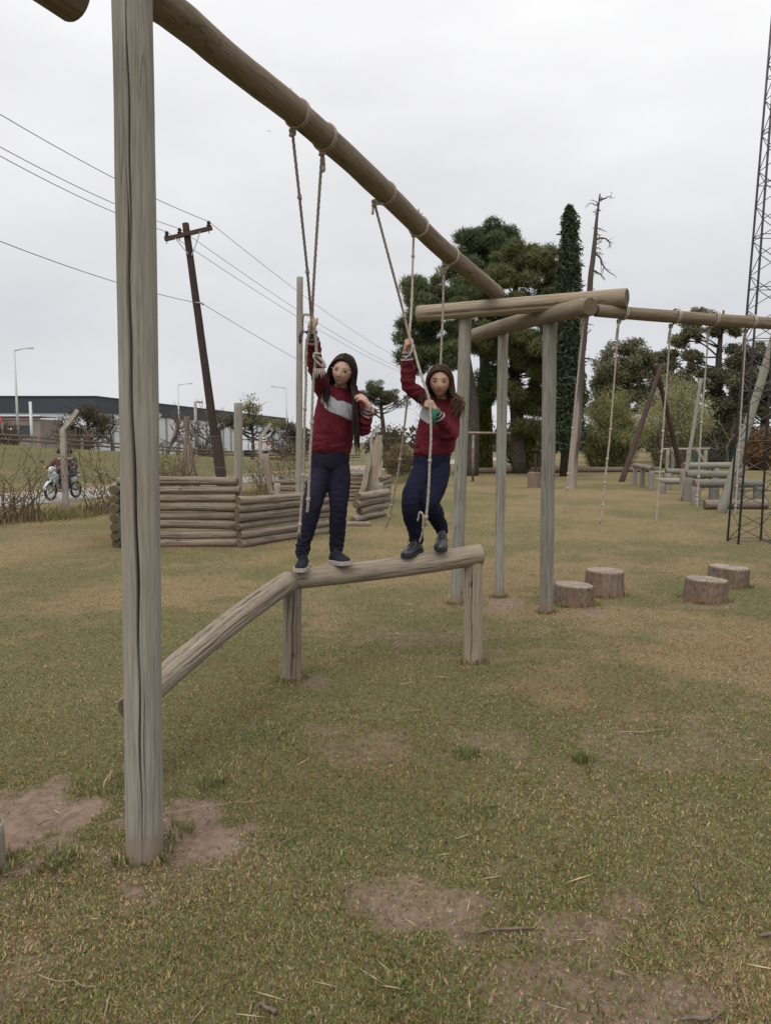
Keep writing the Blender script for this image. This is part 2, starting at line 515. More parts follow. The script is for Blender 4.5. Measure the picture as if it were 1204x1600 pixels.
PATCH = [(-1.32, 2.84, .50, .38, 1.1), (-1.68, 2.95, .46, .34, 1.0), (-1.55, 2.35, .30, .22, .85), (-0.76, 2.72, .24, .20, .6), (-0.98, 2.62, .26, .16, .55), (-1.25, 2.05, .25, .14, .6),
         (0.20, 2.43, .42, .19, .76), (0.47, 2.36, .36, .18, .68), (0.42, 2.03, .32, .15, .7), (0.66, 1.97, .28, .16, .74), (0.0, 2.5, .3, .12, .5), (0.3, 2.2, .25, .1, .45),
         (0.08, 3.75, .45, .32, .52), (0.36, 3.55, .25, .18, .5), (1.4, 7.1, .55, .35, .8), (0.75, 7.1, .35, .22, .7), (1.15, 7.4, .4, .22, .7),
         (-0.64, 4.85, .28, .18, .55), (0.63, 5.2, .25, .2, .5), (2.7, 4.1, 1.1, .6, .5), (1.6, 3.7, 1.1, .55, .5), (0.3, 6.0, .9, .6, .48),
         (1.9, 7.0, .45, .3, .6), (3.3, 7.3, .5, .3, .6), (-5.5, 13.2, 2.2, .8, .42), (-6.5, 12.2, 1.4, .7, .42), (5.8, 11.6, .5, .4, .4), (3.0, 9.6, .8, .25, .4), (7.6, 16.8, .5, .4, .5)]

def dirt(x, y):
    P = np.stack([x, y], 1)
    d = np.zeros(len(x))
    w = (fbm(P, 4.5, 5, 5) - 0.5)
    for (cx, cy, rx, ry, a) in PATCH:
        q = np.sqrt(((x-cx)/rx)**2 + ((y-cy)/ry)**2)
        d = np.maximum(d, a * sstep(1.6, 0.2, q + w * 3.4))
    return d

def dryness(x, y):
    P = np.stack([x, y], 1)
    n = fbm(P, 0.55, 11, 4); m = fbm(P, 1.9, 21, 3)
    far = sstep(4.0, 13.0, y) * 0.14
    right = sstep(0.3, 2.5, x) * sstep(2.2, 3.4, y) * sstep(7.5, 5, y) * 0.55
    soft = 1 - 0.55*sstep(6, 13, y)
    return np.clip(((n - 0.5) * 2.2 + (m - 0.5) * 1.5)*soft + 0.36 + far + right - 0.22*(bankh(x, y) > 0.05), 0, 1)

def gz(x, y):
    x = np.asarray(x, float); y = np.asarray(y, float)
    P = np.stack([x.ravel(), y.ravel()], 1)
    z = (fbm(P, 0.7, 3, 3) - 0.5) * 0.05 + (fbm(P, 6.0, 9, 3) - 0.5) * 0.018
    z = z.reshape(x.shape) * sstep(60, 25, np.abs(y))
    return z + bankh(x, y) - 0.004

def gz1(x, y): return float(gz(np.array([x]), np.array([y]))[0])

xs = np.concatenate([np.linspace(-400, -40, 14), np.linspace(-36, -8, 30), np.linspace(-7.6, -3.1, 22), np.linspace(-3, 3.4, 120), np.linspace(3.5, 9, 26), np.linspace(9.5, 40, 22), np.linspace(46, 400, 14)])
ys = np.concatenate([np.linspace(-60, 0, 10), np.linspace(0.6, 1.6, 8), np.linspace(1.65, 6, 100), np.linspace(6.1, 16, 60), np.linspace(16.3, 60, 70), np.linspace(64, 130, 12), np.linspace(150, 900, 12)])
GX, GY = np.meshgrid(xs, ys)
gx, gy = GX.ravel(), GY.ravel()
gzv = gz(gx, gy)
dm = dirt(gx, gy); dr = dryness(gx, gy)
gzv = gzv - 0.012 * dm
nx = len(xs)
idx = np.arange(len(gx)).reshape(GX.shape)
Fq = np.stack([idx[:-1, :-1].ravel(), idx[:-1, 1:].ravel(), idx[1:, 1:].ravel(), idx[1:, :-1].ravel()], 1)

t = NT('turf')
a = t.new('ShaderNodeAttribute', attribute_name='col')
sp = t.new('ShaderNodeSeparateColor'); t.link(a.outputs['Color'], sp.inputs[0])
tcn = t.new('ShaderNodeTexCoord'); pos = tcn.outputs['Object']
n1 = t.noise(pos, 38, 6, 0.7); n2 = t.noise(pos, 7, 5, 0.6); n3 = t.noise(t.mapping(pos, (1, 0.35, 1)), 160, 4, 0.7)
green = t.ramp(n1, [(0.3, (0.070, 0.062, 0.032)), (0.55, (0.138, 0.127, 0.062)), (0.75, (0.195, 0.175, 0.088))])
straw = t.ramp(n3, [(0.3, (0.115, 0.082, 0.046)), (0.55, (0.215, 0.165, 0.09)), (0.75, (0.31, 0.25, 0.14))])
drf = t.math('ADD', sp.outputs[1], t.math('MULTIPLY', t.math('SUBTRACT', n2, 0.5), 1.1))
c = t.mix(t.ramp(drf, [(0.3, 0), (0.75, 1)]), green, straw)
soil = t.ramp(t.noise(pos, 22, 6, 0.65), [(0.3, (0.135, 0.094, 0.068)), (0.52, (0.215, 0.153, 0.115)), (0.75, (0.28, 0.21, 0.165))])
df = t.math('ADD', sp.outputs[0], t.math('MULTIPLY', t.math('SUBTRACT', t.noise(pos, 16, 6, 0.7), 0.5), 0.9))
c = t.mix(t.ramp(df, [(0.32, 0), (0.72, 1)]), c, soil)
t.col(c); t.b.inputs['Roughness'].default_value = 1.0; t.b.inputs['Specular IOR Level'].default_value = 0.05
t.bump(t.math('ADD', t.math('MULTIPLY', n1, 0.7), t.math('MULTIPLY', n3, 0.5)), 0.8, 0.02)
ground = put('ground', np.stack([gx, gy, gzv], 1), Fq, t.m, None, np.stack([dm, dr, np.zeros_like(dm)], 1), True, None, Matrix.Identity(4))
tag(ground, kind='structure')

# ------------------------------------------------------------------ grass blades
rng = np.random.default_rng(7)
def blades(name, n, y0, y1, power, wide, lmin, lmax, wmul, flat, keep_dirt=0.12, xlim=None):
    u = rng.random(n)
    k = 1 - power
    y = (y0**k + u * (y1**k - y0**k))**(1/k)
    x = (rng.random(n)*2 - 1) * (wide * y + 1.2)
    d = dirt(x, y); dry = dryness(x, y)
    P = np.stack([x, y], 1)
    clump = fbm(P, 9.0, 31, 3)
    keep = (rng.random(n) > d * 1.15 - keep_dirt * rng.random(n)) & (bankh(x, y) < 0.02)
    keep &= rng.random(n) < 0.35 + 1.3 * clump
    x, y, d, dry, clump = x[keep], y[keep], d[keep], dry[keep], clump[keep]; n = len(x)
    z = gz(x, y)
    isdry = rng.random(n) < 0.28 + 0.66 * dry
    l = (lmin + (lmax - lmin) * rng.random(n)**1.6) * (0.75 + 0.6 * clump)
    az = rng.random(n) * 2 * PI
    tilt = np.where(rng.random(n) < flat, 0.06 + 0.35 * rng.random(n), 0.5 + 0.8 * rng.random(n))
    dx, dy, dz = np.cos(az)*np.cos(tilt), np.sin(az)*np.cos(tilt), np.sin(tilt)
    w = (0.0016 + 0.0020 * rng.random(n)) * wmul * (0.7 + 0.12*y)
    px, py = -np.sin(az) * w, np.cos(az) * w
    base = np.stack([x, y, z - 0.001], 1)
    tip = base + np.stack([dx*l, dy*l, dz*l + 0.003], 1)
    V = np.empty((n, 3, 3)); V[:, 0] = base + np.stack([px, py, 0*px], 1); V[:, 1] = base - np.stack([px, py, 0*px], 1); V[:, 2] = tip
    g = np.stack([0.142 + 0.10*rng.random(n), 0.138 + 0.095*rng.random(n), 0.052 + 0.032*rng.random(n)], 1)
    lush = sstep(0.60, 0.72, fbm(np.stack([x, y], 1), 1.3, 77, 3))[:, None]
    g = g * (1 - lush*0.45) + np.array([0.10, 0.145, 0.045]) * lush * 0.45
    s = np.stack([0.34 + 0.21*rng.random(n), 0.26 + 0.16*rng.random(n), 0.148 + 0.10*rng.random(n)], 1)
    brz = sstep(.50, .64, fbm(np.stack([x, y], 1), .9, 91, 4)); s = s*(1 - brz[:, None]*np.array((.18, .32, .36)))
    br = rng.random(n) < 0.3
    s[br] *= np.array([0.55, 0.46, 0.42])
    c = np.where(isdry[:, None], s*.95, g) * (0.6 + 0.6*rng.random(n))[:, None]
    cols = np.repeat(c, 3, 0)
    o = put(name, V.reshape(-1, 3), np.arange(n*3).reshape(-1, 3), M['grass'], None, cols, False, None, Matrix.Identity(4))
    tag(o, kind='stuff'); return o
tag(blades('lawn_grass', 820000, 1.45, 16, 1.85, 0.57, 0.005, 0.017, 1.1, 0.5), 'short patchy half dry mown grass covering the playground field', 'grass')

# tufts of lush green grass in the lawn
def tuft(loc, n, l, spread, seed, cols=((0.105, 0.125, 0.045), (0.16, 0.175, 0.07)), dryf=0.15, lean=0.5, w=0.0035):
    r = np.random.default_rng(seed); V = []; F = []; cc = []
    for i in range(n):
        a = r.random()*2*PI; q = spread * math.sqrt(r.random())
        b = np.array([loc[0] + q*math.cos(a), loc[1] + q*math.sin(a)]); b = np.array([b[0], b[1], gz1(b[0], b[1]) - .002])
        a2 = a + r.normal()*0.7; ll = l*(0.5 + 0.7*r.random()); ln = lean*(0.3 + r.random())
        d = np.array([math.cos(a2), math.sin(a2), 0]); s = np.array([-math.sin(a2), math.cos(a2), 0])*w*(.6+.8*r.random())
        p1 = b + d*ll*ln*0.35 + np.array([0, 0, ll*0.55]); p2 = b + d*ll*ln + np.array([0, 0, ll*(0.95 - 0.3*ln)])
        k = len(V); V += [b-s, b+s, p1-s*0.8, p1+s*0.8, p2]; F += [(k, k+1, k+3, k+2), (k+2, k+3, k+4)]
        col = np.array(cols[0]) + (np.array(cols[1]) - np.array(cols[0]))*r.random()
        if r.random() < dryf: col = np.array((0.36, 0.29, 0.15))*(0.6+0.6*r.random())
        cc += [col]*5
    return V, F, cc
TUFTS = [((0.011, 1.991, 0), 80, .038, .08), ((0.075, 2.15, 0), 40, .035, .07), ((0.99, 3.6, 0), 90, .06, .06), ((0.412, 3.669, 0), 80, .05, .07), ((-0.601, 3.901, 0), 110, .04, .18), ((0.178, 1.955, 0), 70, .038, .14),
         ((-1.328, 3.333, 0), 90, .045, .13), ((0.598, 2.029, 0), 60, .038, .12), ((-1.366, 5.675, 0), 60, .05, .1), ((-1.256, 2.695, 0), 110, .05, .1), ((1.012, 1.991, 0), 60, .036, .15), ((-0.817, 3.333, 0), 70, .05, .07), ((0.382, 3.063, 0), 60, .05, .1), ((-0.848, 2.905, 0), 50, .05, .06)]
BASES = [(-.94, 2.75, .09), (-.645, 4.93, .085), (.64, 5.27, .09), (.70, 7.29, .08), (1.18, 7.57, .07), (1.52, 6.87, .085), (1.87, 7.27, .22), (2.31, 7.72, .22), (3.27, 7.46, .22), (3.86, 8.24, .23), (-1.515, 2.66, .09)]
RING = []  # grass rings added at post and stump feet to deepen contact shade
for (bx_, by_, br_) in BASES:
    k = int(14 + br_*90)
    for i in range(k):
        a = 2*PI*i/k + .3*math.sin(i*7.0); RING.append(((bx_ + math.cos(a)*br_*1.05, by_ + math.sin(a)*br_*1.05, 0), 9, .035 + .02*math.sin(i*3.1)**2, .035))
V, F, cc = [], [], []
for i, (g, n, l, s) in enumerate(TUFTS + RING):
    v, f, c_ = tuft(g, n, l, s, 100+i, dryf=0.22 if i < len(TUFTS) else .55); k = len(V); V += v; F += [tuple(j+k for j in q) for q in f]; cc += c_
tag(put('grass_tufts', np.array(V), F, M['grass'], None, np.array(cc), False, None, Matrix.Identity(4)), 'taller green grass tufts scattered over the lawn and added round post and stump feet for contact shade', 'grass', kind='stuff')

# fallen sticks, straws and leaves on the lawn
STICKS = [((830,1458), (722,1461), .006), ((868,1530), (832,1505), .004), ((1096,1412), (1082,1378), .006), ((982,1268), (958,1232), .004), ((1204,1462), (1186,1465), .009), ((432,1590), (404,1578), .008),
          ((1105,1593), (1062,1596), .009), ((60,1525), (130,1540), .004), ((60,1288), (80,1279), .003), ((80,1335), (106,1325), .004), ((265,1270), (420,1250), .003), ((770,1205), (690,1235), .003),
          ((950,1285), (930,1262), .003), ((1004,1565), (1000,1545), .003), ((965,1145), (1040,1140), .003), ((1125,1580), (1110,1594), .005), ((10,1365), (36,1360), .004), ((640,1180), (610,1172), .003)]
def ground_pt(p): return p
for i, (a_, b_, r_) in enumerate([((0.477, 2.276, 0), (0.25, 2.266, 0), .005), ((0.448, 2.068, 0), (0.459, 2.141, 0), .004), ((1.1, 2.43, 0), (1.121, 2.558, 0), .006), ((1.057, 3.074, 0), (1.056, 3.288, 0), .003), ((1.253, 2.263, 0), (1.211, 2.254, 0), .008), ((-0.304, 1.92, 0), (-0.358, 1.948, 0), .008), ((0.895, 1.913, 0), (0.816, 1.906, 0), .008), ((-1.043, 2.081, 0), (-0.85, 2.029, 0), .0018), ((-1.452, 2.956, 0), (-1.424, 3.014, 0), .003), ((-1.301, 2.739, 0), (-1.242, 2.789, 0), .004), ((-0.934, 3.063, 0), (-0.522, 3.178, 0), .002), ((0.738, 1.979, 0), (0.748, 2.029, 0), .003), ((1.282, 3.946, 0), (1.564, 3.992, 0), .003), ((0.944, 1.943, 0), (0.903, 1.91, 0), .005), ((-1.41, 2.602, 0), (-1.353, 2.631, 0), .004), ((0.486, 3.108, 0), (0.412, 3.074, 0), .004)]):
    a_, b_ = np.array(a_), np.array(b_); n = 6
    rr = np.random.default_rng(i); P = [a_ + (b_-a_)*k/(n-1) + np.append(rr.normal(size=2)*np.linalg.norm(b_-a_)*0.03, 0) for k in range(n)]
    P = [np.array([p[0], p[1], gz1(p[0], p[1]) + r_*1.2 + .006]) for p in P]
    g = Geo(); g.tube(spline(P, 3), [r_*(1 - 0.5*k/15) for k in range(16)], 6)
    if np.linalg.norm(b_-a_) > .2: g.tube([P[3], P[3] + (P[4]-P[3])*.6 + np.array([.02, .03, .01])], [r_*.6, r_*.3], 5)
    spots = ['lying across the bare soil patch near the front', 'short one beside the front soil patch', 'in the dry grass on the right', 'thin bent one right of the middle lawn', 'at the right edge of the lawn', 'short stub at the bottom edge of the picture', 'near the bottom right corner', 'long thin one at the lower left', 'thin one on the bare earth left of the big post', 'curved one by the bare earth rim', 'long straw by the big post', 'tiny one near the second soil patch', 'thin straw below the log posts', 'second stub near the bottom right corner', 'at the left edge below the bare earth', 'short one in the middle of the lawn'][i]
    tag(g.out('fallen_stick', M['stick'] if i not in (7, 10, 12) else M['straw'], None, True), 'fallen dry stick ' + spots, 'stick', 'sticks lying on the lawn')
r = np.random.default_rng(3); V, F, cc = [], [], []
for i in range(260):
    y = 1.9 + 9*r.random()**1.8; x = (r.random()*2-1)*(0.55*y + .1); z = gz1(x, y) + .012
    if i < 150:
        l = .02 + .05*r.random(); w = .0016 + .0002*y; col = np.array((0.45, 0.36, 0.22))*(.6+.6*r.random())
    else:
        l = .008 + .012*r.random(); w = .003 + .004*r.random(); col = np.array((0.22, 0.15, 0.09))*(.5+.9*r.random())
    a1 = r.random()*2*PI; d = np.array([math.cos(a1), math.sin(a1), .12*r.normal()])*l; s = np.array([-math.sin(a1), math.cos(a1), .3*r.normal()])*w
    c0 = np.array([x, y, z]); k = len(V); V += [c0-d, c0+s, c0+d, c0-s]; F.append((k, k+1, k+2, k+3)); cc += [col]*4
tag(put('lawn_litter', np.array(V), F, M['grass'], None, np.array(cc), False, None, Matrix.Identity(4)), 'dead leaves and straw bits scattered on the lawn', 'litter', kind='stuff')

# crumbs of dry earth on the bare patches
r = np.random.default_rng(8); V, F, cc = [], [], []
for i in range(9000):
    y = 1.8 + 2.2*r.random()**1.3; x = (r.random()*2-1)*(0.56*y + .1)
    if r.random() > dirt(np.array([x]), np.array([y]))[0]*1.2 - .12: continue
    q = .0015 + .005*r.random()**3; c0 = np.array((x, y, gz1(x, y) - .006)); k = len(V)
    V += [c0 + np.array(d)*q*(.6 + .8*r.random()) for d in ((1, 0, 0), (0, 1, 0), (-1, 0, 0), (0, -1, 0), (0, 0, .8))]; F += [(k, k+1, k+4), (k+1, k+2, k+4), (k+2, k+3, k+4), (k+3, k, k+4)]
    cc += [np.array((.27, .195, .15))*(.5 + .8*r.random())]*5
tag(put('soil_crumbs', np.array(V), F, M['grass'], None, np.array(cc), False, None, Matrix.Identity(4)), 'crumbs of dry earth on the bare patches', 'soil', kind='stuff')

# ------------------------------------------------------------------ lane beyond the fence
def strip(name, mat, near, width, y0, y1, dz, n=60):
    V, F = [], []
    for i in range(n+1):
        y = y0 + (y1-y0)*i/n
        x = near(y)
        for k in range(4):
            xx = x - width*k/3; V.append((xx, y, gz1(xx, y) + dz))
    for i in range(n):
        for k in range(3):
            a0 = i*4+k; F.append((a0, a0+4, a0+5, a0+1))
    return put(name, np.array(V), F, mat, None, None, True)
lane_x = lambda y: -9.3 + (y - 18.4)*0.38 + 0.0009*(y-18.4)**2
tag(strip('lane', M['asphalt'], lane_x, 3.1, -10, 75, 0.012, 120), kind='structure')
t_verge = plain('dusty_verge', (0.30, 0.21, 0.15), 0.98, var=0.2, scale=2, bump=.3)
tag(strip('dirt_verge', t_verge, lambda y: lane_x(y) - 3.1, 1.5, -10, 75, 0.010, 120), kind='structure')

# ------------------------------------------------------------------ swing frame: posts, cross logs, rope beam
frame = thing('swing_frame', 'tall weathered timber frame with a long sloping log that carries the ropes', 'climbing frame', (-0.94, 2.75, 0))
log('post', (-0.945, 2.748, -0.3), (-0.885, 2.75, 3.299), 0.070, 0.069, 'post', frame, nseg=360, nring=100, wob=0.035, bend=(0.004, 0, 0),
    cracks=[(0.14, -0.55, 0.26, 0.80, 0.0052, 0.045), (0.20, -0.1, 0.08, 0.36, 0.0030, 0.025), (-0.02, 0.35, 0.66, 0.999, 0.0026, 0.022), (0.42, 0.05, 0.10, 0.30, 0.0020, 0.014), (-0.10, 0.1, 0.52, 0.66, 0.0022, 0.014)])
BEAM_AX = [(-0.93, 2.86, 3.215), (-0.828, 2.98, 3.238), (-0.678, 3.42, 3.262), (-0.409, 3.98, 3.244), (-0.055, 4.72, 3.176), (0.426, 5.75, 3.054), (1.06, 7.22, 3.012)]
beam = log('rope_beam', BEAM_AX[0], BEAM_AX[-1], 0.064, 0.068, 'beam', frame, axis=BEAM_AX, nseg=28, nring=60, wob=0.10, cracks=[(0.9, .3, .05, .55, .004, .012), (-.3, .5, .45, .95, .003, .01)])
log('cross_log', (-1.5, 2.78, 3.30), (-0.3, 2.74, 3.31), 0.078, 0.075, 'cross', frame, nseg=18, nring=12)
log('neighbour_log', (-1.62, 1.2, 3.05), (-1.017, 2.58, 3.05), 0.082, 0.078, 'beam', frame, nseg=24, nring=16, wob=0.04, chamfer=0.35)
log('post', (0.702, 7.29, -0.3), (0.771, 7.27, 2.84), 0.060, 0.062, 'greypost', frame, nseg=40, nring=40, wob=0.04, cracks=[(.1, .1, .2, .9, .004, .012), (-.5, .1, .4, .98, .003, .008)])
log('cross_log', (0.329, 7.47, 2.861), (2.036, 6.38, 2.812), 0.077, 0.077, 'cross', frame, nseg=32, nring=30, wob=0.05, cracks=[(-.35, -.15, .0, .99, .007, .022), (.5, .1, .3, .8, .004, .01)])

frame2 = thing('rope_gantry', 'second timber frame with two posts carrying the log with the row of knotted ropes', 'climbing frame', (1.53, 6.86, 0))
log('post', (1.178, 7.57, -0.3), (1.178, 7.55, 2.686), 0.050, 0.052, 'greypost', frame2, nseg=40, nring=40, wob=0.05, cracks=[(-.2, .05, .3, .95, .004, .012), (.4, .05, .1, .6, .004, .012)])
log('post', (1.52, 6.87, -0.3), (1.494, 6.86, 2.69), 0.062, 0.064, 'greypost', frame2, nseg=48, nring=40, wob=0.05, cracks=[(-.25, .05, .05, .97, .0045, .016), (.35, .1, .4, .7, .004, .012)])
log('cross_log', (0.946, 7.95, 2.717), (1.703, 6.28, 2.718), 0.072, 0.078, 'cross', frame2, nseg=32, nring=24, wob=0.05, bend=(0, 0, 0.02))
BEAM2 = ((1.768, 6.36, 2.7), (4.325, 7.4, 2.726))
log('rope_beam', BEAM2[0], BEAM2[1], 0.052, 0.058, 'beam', frame2, nseg=24, nring=30, wob=0.06, bend=(0, 0, -0.01), cracks=[(.2, -.3, .1, .9, .0035, .01)])
log('post', ((4.267, 7.35, 1.537)[0], 7.36, -0.3), ((4.267, 7.35, 1.537)[0] + .02, 7.36, 2.66), 0.06, 0.06, 'greypost', frame2, nseg=20, nring=16)

# ------------------------------------------------------------------ balance beam
bal = thing('balance_beam', 'low worn log balance beam with a sloping ramp log that the two girls stand on', 'balance beam', (0, 5.1, 0))
log('post', (-0.648, 4.93, -0.25), (-0.628, 4.93, 0.64), 0.070, 0.062, 'balance', bal, nseg=96, nring=24, wob=0.05, cracks=[(.15, .1, .2, 1, .004, .022), (-.4, .1, .5, 1, .003, .012), (.6, .1, .2, 1, .003, .01)])
log('post', (0.640, 5.27, -0.25), (0.632, 5.27, 0.755), 0.072, 0.066, 'balance', bal, nseg=96, nring=24, wob=0.05, cracks=[(-.35, .05, .2, 1, .005, .024), (.1, .05, .3, 1, .003, .012), (-.7, .05, .6, 1, .004, .012)])
BB0, BB1 = (-0.621, 4.915, 0.677), (0.687, 5.275, 0.792)
log('beam_log', BB0, BB1, 0.068, 0.075, 'balance', bal, nseg=64, nring=40, wob=0.045, bend=(0, 0, -0.012), cracks=[(.95, 0.1, 0, .75, .0035, .018), (-.2, .1, .72, 1, .004, .012), (.2, .35, .1, .6, .0025, .007), (-.5, .2, .2, .9, .0025, .007), (.5, .1, .5, 1, .003, .01)])
log('ramp_log', (-1.192, 3.34, 0.354), (-0.641, 4.9, 0.667), 0.066, 0.072, 'balance', bal, nseg=64, nring=40, wob=0.05, bend=(0, 0, 0.035), cracks=[(.85, .1, .1, 1, .004, .018), (-.2, -.15, .15, 1, .004, .014), (.35, .1, .3, .9, .003, .01), (1.2, .1, 0, .9, .003, .012), (.1, .1, 0, .5, .003, .01), (-.55, .1, .4, 1, .004, .016)])
log('post', (-1.165, 3.40, -0.2), (-1.165, 3.40, 0.325), 0.04, 0.04, 'balance', bal, nseg=20, nring=10)

# ------------------------------------------------------------------ ropes
def beam_dir(p):
    ax = spline(BEAM_AX, 8); i = int(np.argmin(np.linalg.norm(ax - np.array(p), axis=1))); i = min(max(i, 1), len(ax)-2)
    return ax[i+1] - ax[i-1], ax[i]

def knot_geo(p, d, r):
    g = Geo(); d = Vector(d).normalized(); a = d.orthogonal().normalized()
    g.torus(np.array(p) + np.array(d)*r*0.8, d + a*0.5, r*1.15, r*0.95, 10, 6)
    g.torus(np.array(p) - np.array(d)*r*0.7, d - a*0.6, r*1.1, r*0.95, 10, 6)
    g.torus(np.array(p), a.cross(d) + d*0.7, r*1.2, r*0.8, 10, 6)
    return g

def rope(label, path, rad, knots=(), loop=None, loopaxis=None, loopr=0.07, tails=(), fray=True, mat='rope', group='ropes hanging from the timber frames', lump=None, topfray=None, upper=None):
    t_ = thing('rope', label, 'rope', path[0], group)
    P = spline(path, 10)
    if upper:                                        # older, darker length above the hand
        k = upper * 10
        for a_, b_, m_ in ((0, k+1, 'ropedark'), (k, len(P), mat)):
            g = Geo(); g.tube(spline(P[a_:b_], 3), rad, 9, True, 2*PI/(rad*11), 3, 0.11); g.out('cord', M[m_], t_, True)
    else:
        g = Geo(); g.tube(spline(P, 3), rad, 9, True, 2*PI/(rad*11), 3, 0.11); g.out('cord', M[mat], t_, True)
    for kp in knots:
        kp = np.array(kp); i = int(np.argmin(np.linalg.norm(P - kp, axis=1))); i = min(max(i, 1), len(P)-2)
        knot_geo(P[i], P[i+1] - P[i-1], rad*.82).out('knot', M['ropedark' if (upper and i < upper*10) else mat], t_, True)
    if loop is not None:
        g = Geo(); ax = Vector(loopaxis).normalized()
        g.torus(loop, ax, loopr + rad*0.4, rad*.8, 28, 7)
        g.torus(np.array(loop) + np.array(ax)*rad*2.1, ax + Vector((0.06, 0.05, 0)), loopr + rad*0.4, rad*.75, 28, 7)
        g.tube([np.array(loop) + np.array((0, 0, -loopr)), (np.array(loop) + np.array((0, 0, -loopr)) + P[0])/2, P[0]], rad*1.1, 7)
        knot_geo(P[0], (0, 0, 1), rad*1.25).out('knot', M['ropedark'], t_, True)
        g.out('lashing', M['ropedark'] if mat == 'ropedark' or upper else M['rope'], t_, True)
    if topfray is not None:
        g = Geo(); rr = np.random.default_rng(5)
        for i in range(16):
            d = rr.normal(size=3)*np.array((.8, .8, .5)) + np.array((0.1, 0, 1.0)); d /= np.linalg.norm(d)
            g.tube([np.array(topfray), np.array(topfray) + d*.025, np.array(topfray) + d*.05 + rr.normal(size=3)*.008], [rad*.5, rad*.4, rad*.2], 5)
        g.out('frayed_end', M['rope'], t_, True)
    for tl in tails:
        g = Geo(); g.tube(spline(tl, 6), rad*0.9, 7, True, 200, 3, .2); g.out('tail', M[mat], t_, True)
    if fray:
        g = Geo(); rr = np.random.default_rng(int(abs(P[-1][0])*1000)); e = P[-1]; d = P[-1] - P[-3]; d /= np.linalg.norm(d)
        for i in range(7):
            o = rr.normal(size=3)*rad*.6
            g.tube([e + o*.4 - d*.01, e + o + d*.02, e + o*2.2 + d*(.04 + .02*rr.random())], [rad*.4, rad*.3, rad*.15], 5)
        g.out('frayed_end', M[mat], t_, True)
    if lump is not None:
        g = Geo(); rr = np.random.default_rng(2); c0 = np.array(lump)
        g.torus(c0 + (.012, 0, -.04), (0, 1, .2), .024, .0085, 16, 7, 0.55, 1.7)
        g.torus(c0 + (.020, .012, -.045), (.3, 1, 0), .024, .0085, 16, 7, 0.6, 1.7)
        g.torus(c0, (0, 0, 1), .014, .009, 12, 7)
        for i in range(5):
            x = -.01 + .012*i
            g.tube([c0 + (x, -.005*i % .01, -.085), c0 + (x + .003, 0, -.115), c0 + (x + .006*rr.normal(), .004, -.145 + .015*rr.random())], [.005, .0045, .002], 5)
        g.out('bundle', M[mat], t_, True)
    return t_

RR = 0.0090
bd, bc = beam_dir((-0.429, 3.93, 3.257))
rope('rope nearest the big post, falling left of the girl with glasses',
     [(-0.474, 3.94, 3.168), (-0.454, 4.05, 2.887), (-0.438, 4.26, 2.548), (-0.437, 4.42, 2.357), (-0.438, 4.45, 2.296), (-0.475, 4.5, 2.153), (-0.481, 4.53, 1.947), (-0.492, 4.55, 1.775), (-0.51, 4.6, 1.394), (-0.532, 4.63, 1.159), (-0.542, 4.64, 1.052)], RR*.9,
     [(-0.454, 4.05, 2.887), (-0.439, 4.26, 2.541), (-0.488, 4.55, 1.794), (-0.508, 4.6, 1.394), (-0.538, 4.64, 1.077)], bc, bd, .066, [( (-0.442, 4.42, 2.339), (-0.481, 4.43, 2.337), (-0.489, 4.46, 2.26), (-0.502, 4.5, 2.202))], upper=3, topfray=tuple(bc + np.array((-.03, 0, .07))))
bd, bc = beam_dir((-0.319, 4.18, 3.257))
rope('second rope from the big post, with a frayed bundle above the shoulder of one girl',
     [(-0.342, 4.16, 3.156), (-0.373, 4.24, 2.872), (-0.412, 4.36, 2.517), (-0.428, 4.43, 2.348), (-0.418, 4.43, 2.267), (-0.41, 4.46, 2.13), (-0.435, 4.5, 1.945), (-0.448, 4.53, 1.716), (-0.464, 4.55, 1.483), (-0.479, 4.58, 1.244), (-0.488, 4.6, 1.162)], RR*.95,
     [(-0.448, 4.53, 1.716), (-0.479, 4.58, 1.252)], bc, bd, .066, [((-0.342, 4.16, 3.156), (-0.333, 4.17, 3.12), (-0.334, 4.18, 3.07), (-0.345, 4.18, 3.063))], upper=3, lump=(-0.405, 4.44, 2.116), fray=False)
bd, bc = beam_dir((-0.016, 4.8, 3.157))
rope('rope the second girl grips with both hands, slanting from the log to her knees',
     [(-0.068, 4.76, 3.074), (0.024, 4.84, 2.757), (0.109, 4.95, 2.477), (0.148, 4.99, 2.33), (0.186, 4.97, 2.211), (0.227, 4.93, 2.061), (0.26, 4.9, 1.955), (0.289, 4.88, 1.85), (0.297, 4.86, 1.642), (0.29, 4.86, 1.475), (0.283, 4.87, 1.264), (0.269, 4.9, 1.082)], RR*.95,
     [(0.126, 4.96, 2.429), (0.186, 4.97, 2.228), (0.29, 4.86, 1.466), (0.269, 4.9, 1.086)], bc, bd, .066, [((0.269, 4.9, 1.086), (0.231, 4.92, 1.131), (0.214, 4.92, 1.067)), ((0.264, 4.9, 1.082), (0.249, 4.92, 1.002), (0.228, 4.93, 0.923)), ((0.182, 4.97, 2.232), (0.165, 4.95, 2.18), (0.109, 4.93, 2.123)), ((-0.068, 4.76, 3.074), (-0.076, 4.76, 3.048), (-0.08, 4.76, 3.009))], upper=2)
bd, bc = beam_dir((0.229, 5.35, 3.11))
